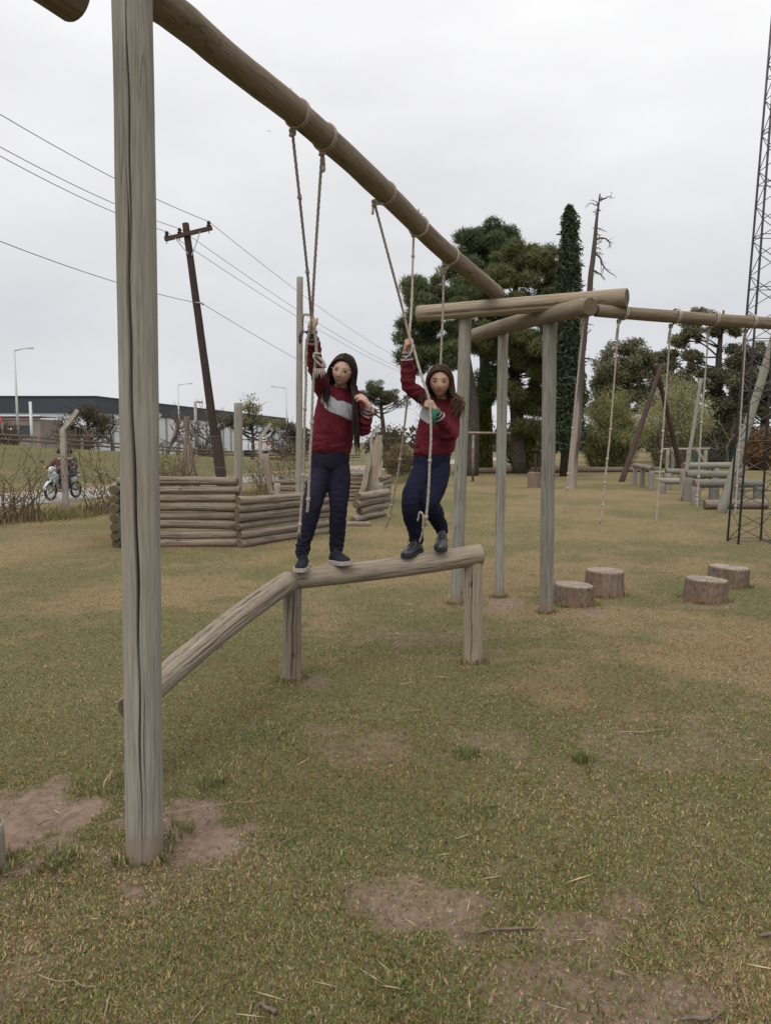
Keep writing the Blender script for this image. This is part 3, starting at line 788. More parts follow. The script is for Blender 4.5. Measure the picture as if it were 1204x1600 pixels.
rope('rope passing through the upper fist of the second girl and blown out behind her elbow',
     [(0.196, 5.3, 3.035), (0.191, 5.28, 2.883), (0.178, 5.12, 2.549), (0.162, 5.01, 2.342), (0.16, 5.08, 2.246), (0.161, 5.24, 2.09), (0.157, 5.4, 1.9), (0.109, 5.5, 1.468), (0.053, 5.55, 1.144), (0.019, 5.57, 0.996)], RR*.9,
     [(0.191, 5.28, 2.875), (0.18, 5.12, 2.549), (0.109, 5.5, 1.458), (0.048, 5.55, 1.13), (0.029, 5.57, 1.04)], bc, bd, .067, (), topfray=tuple(bc + np.array((0.0, 0, .07))))
bd, bc = beam_dir((0.509, 5.92, 3.02))
rope('last rope on the sloping log, hanging straight down behind the second girl',
     [(0.453, 5.9, 2.918), (0.446, 5.9, 2.547), (0.433, 5.9, 2.202), (0.419, 5.92, 1.549), (0.402, 5.92, 1.036)], RR*.95, [(0.419, 5.92, 1.549)], bc, bd, .068)
b2a, b2b = np.array(BEAM2[0]), np.array(BEAM2[1]); b2d = (b2b - b2a)/np.linalg.norm(b2b - b2a)
def b2at(x):
    return b2a + (b2b - b2a) * ((x - b2a[0]) / (b2b[0] - b2a[0]))
rope('rope hanging from the sawn end of the cross log beside the dead tree', [(1.672, 6.36, 2.658), (1.654, 6.4, 2.306), (1.621, 6.45, 1.716), (1.603, 6.5, 1.32), (1.589, 6.53, 1.012)], .0082,
     [(1.621, 6.45, 1.716), (1.603, 6.5, 1.337), (1.595, 6.5, 1.179)], tuple(np.array((1.665, 6.42, 2.721))), np.array((1.703, 6.28, 2.718)) - np.array((0.946, 7.95, 2.717)), .079, [((1.665, 6.35, 2.651), (1.644, 6.35, 2.593), (1.644, 6.36, 2.494))])
for (lab, pts, kn, tl, lx) in [
    ('knotted rope, first one on the horizontal log right of the cross log', [(1.996, 6.46, 2.621), (1.992, 6.48, 2.424), (1.969, 6.52, 1.706), (1.952, 6.53, 1.448), (1.938, 6.54, 1.239), (1.933, 6.56, 1.021), (1.924, 6.56, 0.924)], [(1.969, 6.52, 1.706), (1.952, 6.53, 1.448), (1.938, 6.54, 1.239), (1.933, 6.56, 1.033)], ((1.993, 6.45, 2.619), (1.976, 6.44, 2.553), (1.967, 6.44, 2.467)), (2.027, 6.48, 2.705)),
    ('knotted rope hanging in front of the tall dark pole tripod', [(2.533, 6.7, 2.62), (2.531, 6.72, 2.409), (2.52, 6.76, 1.693), (2.518, 6.77, 1.507), (2.507, 6.78, 1.255), (2.502, 6.79, 1.007), (2.499, 6.79, 0.912)], [(2.52, 6.76, 1.693), (2.518, 6.77, 1.507), (2.507, 6.78, 1.261), (2.502, 6.79, 1.013)], ((2.529, 6.69, 2.618), (2.51, 6.68, 2.55), (2.502, 6.68, 2.466)), (2.563, 6.7, 2.709)),
    ('knotted rope hanging beside the thin upright pole', [(2.952, 6.88, 2.618), (2.948, 6.9, 2.362), (2.933, 6.92, 1.778), (2.932, 6.93, 1.481), (2.935, 6.94, 1.199), (2.932, 6.95, 1.084), (2.935, 6.95, 1.011)], [(2.933, 6.92, 1.784), (2.932, 6.94, 1.271), (2.932, 6.95, 1.09), (2.933, 6.95, 1.053)], ((2.948, 6.87, 2.617), (2.929, 6.86, 2.558), (2.926, 6.86, 2.484)), (2.973, 6.87, 2.714)),
    ('knotted rope hanging in front of the lattice tower', [(3.368, 7.05, 2.626), (3.377, 7.07, 2.38), (3.378, 7.09, 1.903), (3.377, 7.1, 1.478), (3.378, 7.11, 1.171), (3.38, 7.12, 0.934)], [(3.376, 7.1, 1.502), (3.378, 7.11, 1.158), (3.384, 7.12, 0.984)], ((3.363, 7.04, 2.625), (3.337, 7.03, 2.553), (3.337, 7.03, 2.435)), (3.394, 7.04, 2.718))]:
    c_ = b2at(lx[0]); rope(lab, pts, .0082, kn, tuple(c_), b2d, .058, [tl])

# ------------------------------------------------------------------ people
def remesh(parts, voxel, smooth=3, fac=0.5):
    V = []; F = []; n = 0
    for v, f in parts:
        v = np.asarray(v, float); V.append(v); F += [tuple(i+n for i in q) for q in f]; n += len(v)
    me = bpy.data.meshes.new('tmp'); me.from_pydata([tuple(x) for x in np.concatenate(V)], [], F); me.update()
    o = bpy.data.objects.new('tmp', me); COL.objects.link(o)
    m = o.modifiers.new('r', 'REMESH'); m.mode = 'VOXEL'; m.voxel_size = voxel
    if smooth:
        s = o.modifiers.new('s', 'SMOOTH'); s.iterations = smooth; s.factor = fac
    C.view_layer.update()
    dg = C.evaluated_depsgraph_get()
    r = bpy.data.meshes.new_from_object(o.evaluated_get(dg))
    nv = len(r.vertices); Vv = np.empty(nv*3); r.vertices.foreach_get('co', Vv); Vv = Vv.reshape(-1, 3)
    Nn = np.empty(nv*3); r.vertices.foreach_get('normal', Nn); Nn = Nn.reshape(-1, 3)
    Ff = [tuple(p.vertices) for p in r.polygons]
    k4 = all(len(f) == 4 for f in Ff[:50])
    bpy.data.objects.remove(o); bpy.data.meshes.remove(me); bpy.data.meshes.remove(r)
    if all(len(f) == 4 for f in Ff): Ff = np.array(Ff)
    return Vv, Nn, Ff

def limb(pts, k=6, n=14):
    """rows (x,y,z,r): a capped tapering tube with rounded ends"""
    S = spline(pts, k); P, R = S[:, :3], S[:, 3]
    d0 = (P[0]-P[1])/np.linalg.norm(P[0]-P[1]); d1 = (P[-1]-P[-2])/np.linalg.norm(P[-1]-P[-2])
    pre = [(P[0] + d0*R[0]*a, R[0]*b) for a, b in ((.95, .25), (.75, .62), (.4, .9))]
    post = [(P[-1] + d1*R[-1]*a, R[-1]*b) for a, b in ((.4, .9), (.75, .62), (.95, .25))]
    PP = np.array([p for p, _ in pre] + list(P) + [p for p, _ in post]); RR_ = np.array([r for _, r in pre] + list(R) + [r for _, r in post])
    return tube_vf(PP, RR_, n)

def loft(secs, k=5, n=28):
    """rows: centre(3), half-width vector(3), half-depth vector(3); closed stack of ellipses"""
    S = spline([np.concatenate([np.asarray(a, float) for a in s]) for s in secs], k)
    th = np.arange(n)*2*PI/n; V = []
    def sq(c, s): return np.sign(c)*np.abs(c)**0.88
    for s in S:
        V.append(s[0:3] + sq(np.cos(th), 0)[:, None]*s[3:6] + sq(np.sin(th), 0)[:, None]*s[6:9])
    m = len(V); V = np.concatenate(V); F = []
    for i in range(m-1):
        for j in range(n): q = (j+1) % n; F.append((i*n+j, i*n+q, (i+1)*n+q, (i+1)*n+j))
    F += [tuple(range(n-1, -1, -1)), tuple((m-1)*n+j for j in range(n))]
    return V, F

def head_vf(c, R, s=1.0, jaw=0.32):
    nu, nv = 80, 60; D = []
    for i in range(nv+1):
        t = PI*i/nv
        for j in range(nu): a = 2*PI*j/nu; D.append((math.sin(t)*math.sin(a), -math.sin(t)*math.cos(a), math.cos(t)))
    D = np.array(D); p = D * np.array((.0715, .090, .100))
    x, y, z = p[:, 0].copy(), p[:, 1].copy(), p[:, 2].copy()
    low = sstep(0.01, -0.104, z)
    x *= 1 - jaw*low**1.2
    y = np.where(y > 0, y*(1 - .5*low), y*(0.95 + .0*low)); y = y - 0.004*low
    w = sstep(0.0, -.045, y)
    def gss(cx, cz, sx, sz, sym=True):
        g = np.exp(-((x-cx)/sx)**2 - ((z-cz)/sz)**2)
        if sym: g = g + np.exp(-((x+cx)/sx)**2 - ((z-cz)/sz)**2)
        return g
    y = y + w*.007*gss(.030, -.003, .015, .011)
    y = y - w*.0035*gss(.036, -.036, .02, .018)
    y = y - w*.0035*gss(.028, .017, .02, .007)
    rid = sstep(.010, -.034, z)*sstep(-.050, -.038, z)
    y = y - w*(.003 + .013*rid)*np.exp(-(x/(.0065 + .005*rid))**2)*sstep(.016, .0, z)*sstep(-.050, -.040, z)
    y = y - w*.005*gss(.011, -.039, .006, .006)
    y = y - w*.006*gss(0, -.0565, .022, .009, False)
    y = y - w*.008*gss(0, -.086, .018, .012, False)
    p = np.stack([x, y, z], 1)*s
    F = []
    for i in range(nv):
        for j in range(nu):
            k = (j+1) % nu; F.append((i*nu+j, (i+1)*nu+j, (i+1)*nu+k, i*nu+k))
    return p @ np.array(R).T + np.array(c), F

def ortho(d, n):
    d = Vector(d).normalized(); n = Vector(n); n = (n - d*n.dot(d)).normalized(); return np.array(d), np.array(n)

def hand_parts(wr, d, n, left, curl=(75, 95, 50), size=1.0, spread=0.0, thumb=(0.5, 0.5, 0.5), thcurl=40):
    """palm and five fingers; d = wrist to knuckles, n = the way the palm faces"""
    d, n = ortho(d, n); s = np.cross(n, d) if left else np.cross(d, n); wr = np.array(wr, float); k = size; out = []
    for o, l in ((-.022, .058), (-.008, .062), (.007, .063), (.022, .060)):
        out.append(limb([(*(wr + s*o*.55*k - d*.012*k), .0135*k), (*(wr + d*l*.5*k + s*o*.85*k), .0125*k), (*(wr + d*l*k + s*o*k), .0095*k)], 4, 10))
    out.append(limb([(*(wr - d*.035*k), .021*k), (*(wr + d*.0*k), .021*k), (*(wr + d*.02*k), .02*k)], 3, 12))
    out.append(limb([(*(wr + s*.012*k + n*.006*k), .013*k), (*(wr + d*.03*k + s*.02*k + n*.009*k), .0125*k)], 3, 10))
    for i, (o, l, fl) in enumerate(((.025, .060, .95), (.008, .063, 1.05), (-.009, .061, .98), (-.025, .056, .78))):
        p = wr + d*l*k + s*o*k; pts = [(*(p - d*.012*k), .0092*k)]; a = 0
        dirn = d.copy(); pts.append((*p, .0092*k))
        for c_, sl in zip(curl, (.036, .023, .018)):
            a += math.radians(c_*(1 + .05*(i-1)))
            dr_ = d*math.cos(a) + n*math.sin(a) + s*spread*(1.5-i)*.15
            p = p + dr_*sl*fl*k; pts.append((*p, (.0086 - .0008*(len(pts)-2))*k))
        out.append(limb(pts, 4, 9))
    b = wr + d*.022*k + s*.024*k + n*.006*k; t0 = s*thumb[0] + d*thumb[1] + n*thumb[2]; t0 /= np.linalg.norm(t0)
    e1 = b + t0*.032*k; a = math.radians(thcurl); t1 = t0*math.cos(a) + (n*.7 + d*.3 - s*.4)*math.sin(a); t1 /= np.linalg.norm(t1)
    e2 = e1 + t1*.026*k
    out.append(limb([(*(b - t0*.01*k), .0115*k), (*b, .011*k), (*e1, .0098*k), (*e2, .0085*k)], 4, 9))
    return out

def inpoly(px, py, poly):
    r = np.zeros(len(px), bool); n = len(poly); j = n-1
    for i in range(n):
        xi, yi = poly[i]; xj, yj = poly[j]
        if yi != yj:
            r ^= ((yi > py) != (yj > py)) & (px < (xj-xi)*(py-yi)/(yj-yi) + xi)
        j = i
    return r

def segparam(V, a, b):
    a, b = np.array(a), np.array(b); d = b-a; t_ = ((V-a) @ d)/(d @ d); q = a + np.clip(t_, 0, 1)[:, None]*d
    return t_, np.linalg.norm(V-q, axis=1)

def shoe(t_, toeless, heel, toe, up, L, wid, upper, sole, sole_h, name='shoe', lace=None):
    """heel and toe: ends of the sole on the ground; up: direction of the leg side"""
    heel, toe = np.array(heel, float), np.array(toe, float); f = toe - heel; L = np.linalg.norm(f); f /= L
    up = np.array(up, float); up = up - f*up.dot(f); up /= np.linalg.norm(up); x = np.cross(f, up)
    prof = [(0, .62, .050), (.06, .8, .062), (.2, .88, .082), (.36, .88, .090), (.5, .95, .068), (.66, 1.06, .054), (.82, 1.05, .044), (.93, .82, .036), (1.0, .45, .026)]
    S = spline([(a*L, b*wid, h) for a, b, h in prof], 5); V = []; n = 22
    for (l, w_, h) in S:
        for j in range(n):
            a = 2*PI*j/n; cx, cz = math.cos(a), math.sin(a)
            xx = np.sign(cx)*abs(cx)**.7*w_; zz = (np.sign(cz)*abs(cz)**.8*.5 + .5)*h
            xx *= 1 - .38*(zz/h)**1.5 if zz > h*.4 else 1
            V.append(heel + f*l + x*xx + up*(zz + sole_h*.6))
    m = len(S); F = []
    for i in range(m-1):
        for j in range(n): q = (j+1) % n; F.append((i*n+j, i*n+q, (i+1)*n+q, (i+1)*n+j))
    F += [tuple(range(n-1, -1, -1)), tuple((m-1)*n+j for j in range(n))]
    o = put(name, np.array(V), F, upper, t_, None, True)
    V = []; F = []
    ol = [(l, w_*1.08 + .002) for (l, w_, h) in S]; ol[0] = (-.004, ol[0][1]); ol[-1] = (L + .005, ol[-1][1])
    loop_ = [(l, w_) for l, w_ in ol] + [(l, -w_) for l, w_ in reversed(ol)]; k = len(loop_)
    for z in (0, .003, sole_h - .002, sole_h):
        ins = .93 if z in (0, sole_h) else 1
        V += [heel + f*(L/2 + (l - L/2)*ins) + x*w_*ins + up*z for l, w_ in loop_]
    for b in range(3):
        for j in range(k): q = (j+1) % k; F.append((b*k+j, b*k+q, (b+1)*k+q, (b+1)*k+j))
    F += [tuple(range(k-1, -1, -1)), tuple(3*k+j for j in range(k))]
    put('sole', np.array(V), F, sole, o)
    if lace is not None:
        g = Geo()
        for a, h, w_ in ((.47, .083, .6), (.54, .073, .7), (.61, .066, .75)):
            c0 = heel + f*L*a + up*(h + sole_h*.6 - .003)
            g.tube([c0 - x*wid*w_*.7 - up*.012, c0 + up*.002 + f*.004, c0 + x*wid*w_*.7 - up*.012 + f*.008], .0028, 6)
        c0 = heel + f*L*.44 + up*(.088 + sole_h*.6)
        for sg in (-1, 1):
            g.tube(spline([c0, c0 + x*sg*.018 + up*.008, c0 + x*sg*.03 + f*.012 - up*.006, c0 + x*sg*.022 + f*.03 - up*.018], 4), .0026, 6)
        g.out('lace', lace, o, True)
    return o

def hair_build(t_, c, R, spec, mat):
    rr = np.random.default_rng(spec['seed']); c = np.array(c); R = np.array(R); rad = np.array((.080, .098, .109))*spec.get('hs', 1.0)
    # scalp shell, pulled under the skin over the face
    nu, nv = 80, 60; V = []
    for i in range(nv+1):
        th = PI*i/nv
        for j in range(nu):
            a = 2*PI*j/nu; d = np.array((math.sin(th)*math.sin(a), -math.sin(th)*math.cos(a), math.cos(th)))
            face = sstep(.10, -.32, d[1]) * sstep(.70, .54, d[2] + .06*abs(d[0]) + .02*math.sin(a*37))
            neck = sstep(-.55, -.8, d[2])
            k = 1.0 - .22*max(face, 0) - .25*neck
            gro = 1 + .004*math.sin(a*61 + d[2]*3)
            V.append(R @ (d*rad*k*gro) + c)
    F = []
    for i in range(nv):
        for j in range(nu): k = (j+1) % nu; F.append((i*nu+j, (i+1)*nu+j, (i+1)*nu+k, i*nu+k))
    G_ = Geo(); G_.add(np.array(V), F); hb = np.array(spec['col']); CL = [np.tile(hb*.8, (len(V), 1))]
    for i in range(spec['n']):
        s = 1 if rr.random() < spec.get('rbias', .5) else -1
        u = rr.random()**1.05; o = rad*(.985 + .075*rr.random())
        def nd(a, b, e): v = np.array((a, b, e), float); return v/np.linalg.norm(v)
        lp = lambda a, b: a + (b-a)*u
        lat = 1.0 if u < .5 else rr.random()**.5; q = [nd(s*.05, lp(-.80, .9), lp(.66, 1.0))*o*.99, nd(s*.50*lat, lp(-.80, .9), lp(.62, .85))*o*1.01, nd(s*.95*lat, lp(-.64, .95), lp(.26, .4))*o*1.04, nd(s*.97*lat, lp(-.44, .95), -.12)*o*1.07, nd(s*.90*lat, lp(-.36, .9), -.60)*o*(1.10 + spec['vol']*rr.random())]
        w = [R @ v + c for v in q]
        front = u < spec['front'][s]
        end = np.array(spec['end_front'][s] if front else spec['end_back'][s], float) + rr.normal(size=3)*np.array(spec['scatter'])
        L = (spec.get('lmin', .28) + (1.08 - spec.get('lmin', .28))*rr.random()**.8); 
        w5 = w[-1]; vn = nd(s*.92*lat, (-.15 if front else .45), -.60)*rad*1.15; nom = R @ vn + c; e = w5 + (end - nom)*L
        m1 = w5 + (e-w5)*.35 + np.array(spec['bulge'][s] if front else (s*.012, .03, 0)); m2 = w5 + (e-w5)*.7 + np.array(spec['bulge'][s] if front else (s*.008, .03, 0))*.7
        P = spline(w + [m1, m2, e], 3)
        if spec['wave']:
            L_ = np.linspace(0, 1, len(P)); ph = .9*rr.random() + s
            P = P + (np.sin(L_*17 + ph)*sstep(.4, .7, L_)*spec['wave'])[:, None]*np.array((1, .4, 0.1))
        r0 = .0022 + .0026*rr.random(); L_ = np.linspace(0, 1, len(P))
        if rr.random() < .10: P = P + (np.array(rr.normal(size=3))*.012)[None]*L_[:, None]**1.5
        G_.tube(P, r0*1.2*(1 - .8*L_**3), 3, False); CL.append(np.tile(hb*(.6 + 1.1*rr.random()**1.5), (len(P)*3, 1)) * (1 + spec['tip']*L_.repeat(3)**2)[:, None])
    o = G_.out('hair', mat, t_, True, None, np.concatenate(CL)); return o

def person(label, sp):
    t_ = thing('person', label, 'person', sp['base'])
    V3 = lambda k: np.array(sp[k], float)
    hr = Matrix.Rotation(math.radians(sp['yaw']), 3, 'Z') @ Matrix.Rotation(math.radians(sp['roll']), 3, 'Y') @ Matrix.Rotation(math.radians(sp['pitch']), 3, 'X')
    hc = V3('head'); nb = V3('neck'); ch = V3('chest'); wa = V3('waist'); pe = V3('pelvis')
    sx = V3('shR') - V3('shL'); sx = sx/np.linalg.norm(sx); hxv = V3('hipR') - V3('hipL'); hxv /= np.linalg.norm(hxv)
    upv = (nb-pe)/np.linalg.norm(nb-pe)
    def dep(x): d = np.cross(upv, x); return d/np.linalg.norm(d)
    sxu = sx - upv*sx.dot(upv)*.6; sxu /= np.linalg.norm(sxu)
    k = sp.get('scale', 1.0); vox = sp.get('vox', 1.0)
    def torso(g, hem, top=True):
        W_ = sp['torsow']
        rows = []
        if hem: rows = [(pe*.55 + wa*.45 - upv*.02, W_[0]*.90, .088), (pe*.40 + wa*.60, W_[0]*.97, .102), (wa, W_[0], .108)]
        else: rows = [(pe - upv*.02, W_[0]*.86, .088), (pe*.4 + wa*.6, W_[0]*.86, .085), (wa, W_[0]*.84, .083)]
        rows += [(wa*.5 + ch*.5, (W_[0]+W_[1])/2, .108 if hem else .088), (ch, W_[1], .103 if hem else .087), (ch*.45 + nb*.55, W_[1]*.93, .085 if hem else .072), (nb - upv*.012, W_[1]*.52, .058 if hem else .05), (nb + upv*.012, .052 if hem else .045, .052 if hem else .043)]
        return loft([(c_, (hxv if i < 3 else sxu)*w_*g*k, dep(hxv if i < 3 else sxu)*d_*g*k) for i, (c_, w_, d_) in enumerate(rows)])
    # ---- body: one continuous surface
    parts = [head_vf(hc, hr, sp.get('hs', 1.0)), limb([(*(hc + np.array(hr) @ np.array((0, .018, -.05))), .046*k), (*((hc+nb)/2 + np.array((0, .012, -.01))), .042*k), (*nb, .046*k), (*(nb*.7 + ch*.3), .06*k)], 4, 18), torso(.90, False)]
    for s in 'LR':
        sh, el_, wr = V3('sh'+s), V3('el'+s), V3('wr'+s)
        parts.append(limb([(*(sh*.75 + ch*.25), .042*k), (*sh, .044*k), (*((sh+el_)/2), .036*k), (*el_, .032*k), (*(el_*.55 + wr*.45), .030*k), (*wr, .021*k)], 5, 14))
        if sp.get('hands', True): parts += hand_parts(wr, sp['hd'+s], sp['hn'+s], s == 'R', *sp['hc'+s])
        hp, kn, an = V3('hip'+s), V3('kn'+s), V3('an'+s)
        parts.append(limb([(*hp, .066*k), (*((hp+kn)/2), .055*k), (*kn, .044*k), (*(kn*.6 + an*.4), .042*k), (*an, .030*k), (*(an - np.array((0, .0, .02))), .028*k)], 5, 14))
    V, N, F = remesh(parts, .0044*vox, 2)
    hl = (V - hc) @ np.array(hr) / sp.get('hs', 1.0)
    base = np.array(sp['skin']); cols = np.tile(base, (len(V), 1)) * (0.94 + .12*fbm(V, 30, 2, 3))[:, None]
    isf = (np.abs(hl[:, 0]) < .075) & (hl[:, 1] < -.03) & (np.abs(hl[:, 2]) < .11)
    x, y, z = hl.T
    ax = np.abs(x)
    def paint(m, c_, a=1.0):
        m = (m*isf*a)[:, None]; cols[:] = cols*(1-m) + np.array(c_)*m
    paint(np.exp(-((ax-.038)/.016)**2 - ((z+.036)/.014)**2), base*np.array((1.05, .78, .74)), .4)
    paint(np.exp(-((ax)/.008)**2 - ((z+.040)/.008)**2), base*np.array((1.02, .88, .86)), .15)
    smile = sp.get('smile', 0); zm = -.0565 + smile*(x/.022)**2*.005
    wm = .020 + .005*smile
    paint(sstep(.0075, .0045, np.abs(z - zm + .001) + .0035*(ax/wm)**2)*sstep(wm+.002, wm-.002, ax), base*np.array((.90, .58, .55)))
    if smile > .8: paint(sstep(.0030, .0014, np.abs(z - zm - .0005))*sstep(.016, .012, ax), (.50, .43, .39))
    else: paint(sstep(.0022, .0006, np.abs(z - zm))*sstep(wm, wm-.004, ax), base*.42)
    zb = .0185 - .9*(ax-.030)**2*6
    paint(sstep(.0046, .0022, np.abs(z-zb))*sstep(.011, .015, ax)*sstep(.049, .043, ax), sp['haircol'], sp.get('browa', .8))
    paint(sstep(.016, .009, np.abs(ax-.030))*sstep(.0080, .0035, np.abs(z+.0000)), base*np.array((.42, .35, .33)), .5)  # eyelid shading painted into the skin colour
    paint(sstep(.0038, .002, np.abs(ax-.0075) + np.abs(z+.0465)), base*.5, .35)  # nostril shadow painted into the skin colour
    put('body', V, F, M['skin'], t_, cols, True)
    # ---- eyes
    if sp.get('eyes', True):
        for s in (-1, 1):
            ec = np.array((s*.031, -.0745, -.002)); g = Geo()
            g.sphere((0, 0, 0), (.0098, .0070, .0043), 24, 16)
            P = np.concatenate(g.V); r2 = np.hypot(P[:, 0] - sp.get('gaze', 0), P[:, 2] - .0004)
            cc = np.where((r2 < .0060)[:, None] & (P[:, 1] < 0)[:, None], np.array((.022, .013, .010)), np.array((.20, .165, .145)))
            cc = np.where((P[:, 2] > .0027)[:, None], np.array((.03, .02, .018)), cc)
            put('eye', (P + ec)*sp.get('hs', 1.0) @ np.array(hr).T + hc, g.F, M['eye'], t_, cc, True)
    # ---- sweatshirt
    parts = [torso(1.0, True)]; sr = sp['sleeve']
    for s in 'LR':
        sh, el_, wr = V3('sh'+s), V3('el'+s), V3('wr'+s); inn = sh*.62 + ch*.38; fw = (wr-el_)/np.linalg.norm(wr-el_); fl = np.linalg.norm(wr-el_)
        cu = wr - fw*.045; c2 = wr - fw*.012
        parts.append(limb([(*inn, .070*k), (*sh, .064*k*sr), (*((sh+el_)/2), .058*k*sr), (*el_, .053*k*sr), (*((el_+cu)/2), .053*k*sr), (*(cu - fw*.028), .050*k*sr), (*(cu - fw*.004), .040*k), (*(cu + fw*.01), .0315*k), (*c2, .030*k)], 5, 18))
    V, N, F = remesh(parts, .0046*vox, 3)
    hz = wa[2]
    f1 = fbm(V*np.array((1, 1, .45)), 13, 4, 3) - .5; f2 = np.abs(fbm(V*np.array((.55, .8, 1.25)), 17, 8, 3) - .5)
    low = sstep(.16, .0, np.abs(V[:, 2] - (wa[2] - .01))); f3 = np.abs(fbm(np.stack([V[:, 0]*1.0 + V[:, 2]*.55, V[:, 1], V[:, 2]*.35], 1), 16, 44, 2) - .5); fold = f1*.014 - f2*.020*(.4 + 1.1*low) - f3*.030
    for s in 'LR':
        tt, dd = segparam(V, sp['sh'+s], sp['el'+s]); t2, d2 = segparam(V, sp['el'+s], sp['wr'+s])
        near = np.exp(-(np.linalg.norm(V - V3('el'+s), axis=1)/.075)**2); ring_ = np.sin(t2*26 + 5*fbm(V, 14, 6, 2))
        cuffz = (d2 < .075) & (t2 > .4) & (t2 < .84); fold = fold + np.where(cuffz | (near > .3), ring_*.0034, 0)*k
        fold = np.where((d2 < .07) & (t2 > .74), fold*.1, fold)
    fold = fold*sstep(.055, .13, np.linalg.norm(V - nb, axis=1))
    V = V + N*fold[:, None]*k
    cols = np.tile(np.array(sp['top']), (len(V), 1)) * (0.8 + .4*fbm(V, 24, 3, 3))[:, None]
    fr = N[:, 1] < .25
    m = inpoly(V[:, 0], V[:, 2], [(p[0], p[2]) for p in sp['patch']]) & fr if sp.get('patch') else np.zeros(len(V), bool)
    for s in 'LR':
        t2, d2 = segparam(V, sp['el'+s], sp['wr'+s]); fl = np.linalg.norm(V3('wr'+s) - V3('el'+s)); q = (1 - t2)*fl
        ts_, ds_ = segparam(V, sp['sh'+s], sp['el'+s]); m &= ~((np.minimum(d2, ds_) < .055) & (ts_ > .25))
        cz = (d2 < .055) & (t2 > .5)
        for a_, b_ in ((.0, .016), (.027, .037), (.050, .060)): cols[cz & (q > a_) & (q < b_)] = np.array((.30, .27, .28))
        cols[cz & (q > .016) & (q < .027)] = np.array((.06, .02, .03)); cols[cz & (q > .037) & (q < .050)] = np.array((.05, .015, .024))
    cols[m] = np.array((.43, .43, .45)) * (0.93 + .14*fbm(V[m], 60, 5, 2))[:, None] if m.any() else 0
    if sp.get('patch'):
        tt = (V - wa) @ upv; hem = (tt < -.048) & (np.linalg.norm((V - wa) - np.outer(tt, upv), axis=1) < .22) & (N @ upv < .5)
        cols[hem & (tt < -.060)] = np.array((.045, .008, .013))
    sw = put('sweatshirt', V, F, M['cloth'], t_, cols, True)
    if sp.get('patch'):
        g = Geo(); ca = (hc - nb)/np.linalg.norm(hc - nb)
        for q, rr_, rt, cn in ((.014, .050, .0062, 'ribgrey'), (.004, .058, .0045, 'ribdark')):
            g = Geo(); g.torus(nb + ca*q + np.array((0, -.004, 0)), Vector(ca) + Vector((0, -.30, 0)), rr_*k, rt, 30, 8, 1.0, 1.0); g.out('collar', M[cn], sw, True)
    # ---- trousers
    parts = [loft([(pe*.2 + wa*.8, hxv*.118*k, dep(hxv)*.082*k), (pe*.6 + wa*.4, hxv*.128*k, dep(hxv)*.090*k), (pe, hxv*.135*k, dep(hxv)*.096*k), (pe - upv*.045, hxv*.128*k, dep(hxv)*.09*k), (pe - upv*.07, hxv*.09*k, dep(hxv)*.07*k)])]
    for s in 'LR':
        hp, kn, an = V3('hip'+s), V3('kn'+s), V3('an'+s); lr = sp['legr']; dn = (an-kn)/np.linalg.norm(an-kn)
        parts.append(limb([(*(hp*.9 + pe*.1), .078*k), (*(hp*.5 + kn*.5), lr[0]*k), (*kn, lr[1]*k), (*(kn*.55 + an*.45), lr[1]*.96*k), (*(an - dn*.03), lr[2]*1.08*k), (*(an + dn*.03), lr[2]*1.04*k), (*(an + dn*.052), lr[2]*.98*k), (*(an + dn*.062), lr[2]*.9*k)], 6, 20))
    V, N, F = remesh(parts, .0056*vox, 3)
    f1 = fbm(V*np.array((1, 1, .35)), 15, 14, 3) - .5; f2 = np.abs(fbm(V*np.array((.6, .6, 1.3)), 20, 18, 3) - .5)
    lowm = 0
    for s in 'LR':
        lowm = np.maximum(lowm, np.maximum(np.exp(-(np.linalg.norm(V - V3('an'+s), axis=1)/.09)**2), .8*np.exp(-(np.linalg.norm(V - V3('kn'+s), axis=1)/.08)**2)))
    V = V + N*(f1*.016 - f2*.036*(.35 + lowm))[:, None]*k
    cols = np.tile(np.array(sp['legs']), (len(V), 1)) * (0.8 + .4*fbm(V, 20, 23, 3))[:, None]
    if 'fade' in sp:
        fd = sstep(.52, .72, fbm(V*np.array((1, 1, .5)), 9, 41, 3))*.5; cols = cols*(1-fd[:, None]) + np.array(sp['fade'])*fd[:, None]
    put('trousers', V, F, M['cloth'], t_, cols, True)
    return t_, hc, hr

M['skin'] = skin_mat()
M['eye'] = leaf_mat('eye_surface', 0.0, 0.25)
M['cloth'] = cloth_mat('jersey_cloth')
M['ribgrey'] = cloth_mat('grey_rib_knit', base=(.19, .165, .165))
M['ribdark'] = cloth_mat('maroon_rib_knit', base=(.075, .014, .022))
M['hairs'] = leaf_mat('hair_strands', 0.0, 0.5)
t = NT('dark_hair'); t.col((0.022, 0.014, 0.012)); t.b.inputs['Roughness'].default_value = .6; t.b.inputs['Specular IOR Level'].default_value = .2; M['hair1'] = t.m
t = NT('brown_hair'); t.col((0.040, 0.022, 0.015)); t.b.inputs['Roughness'].default_value = .6; t.b.inputs['Specular IOR Level'].default_value = .2; M['hair2'] = t.m
M['shoe1'] = cloth_mat('dark_canvas', base=(.020, .021, .030)); M['shoe2'] = plain('black_leather', (.026, .027, .032), .38, 0, .25, 30, .15, .5)
M['sole1'] = plain('grey_rubber_sole', (.36, .31, .28), .85, var=.2, scale=40); M['sole2'] = M['black']
M['lace1'] = plain('dark_lace', (.03, .03, .04), .9); M['lace2'] = plain('black_lace', (.03, .03, .035), .8)
M['navyband'] = plain('navy_band', (.012, .016, .06), .8); M['greenband'] = plain('green_ribbon', (.02, .13, .075), .7, var=.2)
t = NT('glasses_frame'); t.col((.55, .42, .38)); t.b.inputs['Roughness'].default_value = .3; M['glasses'] = t.m

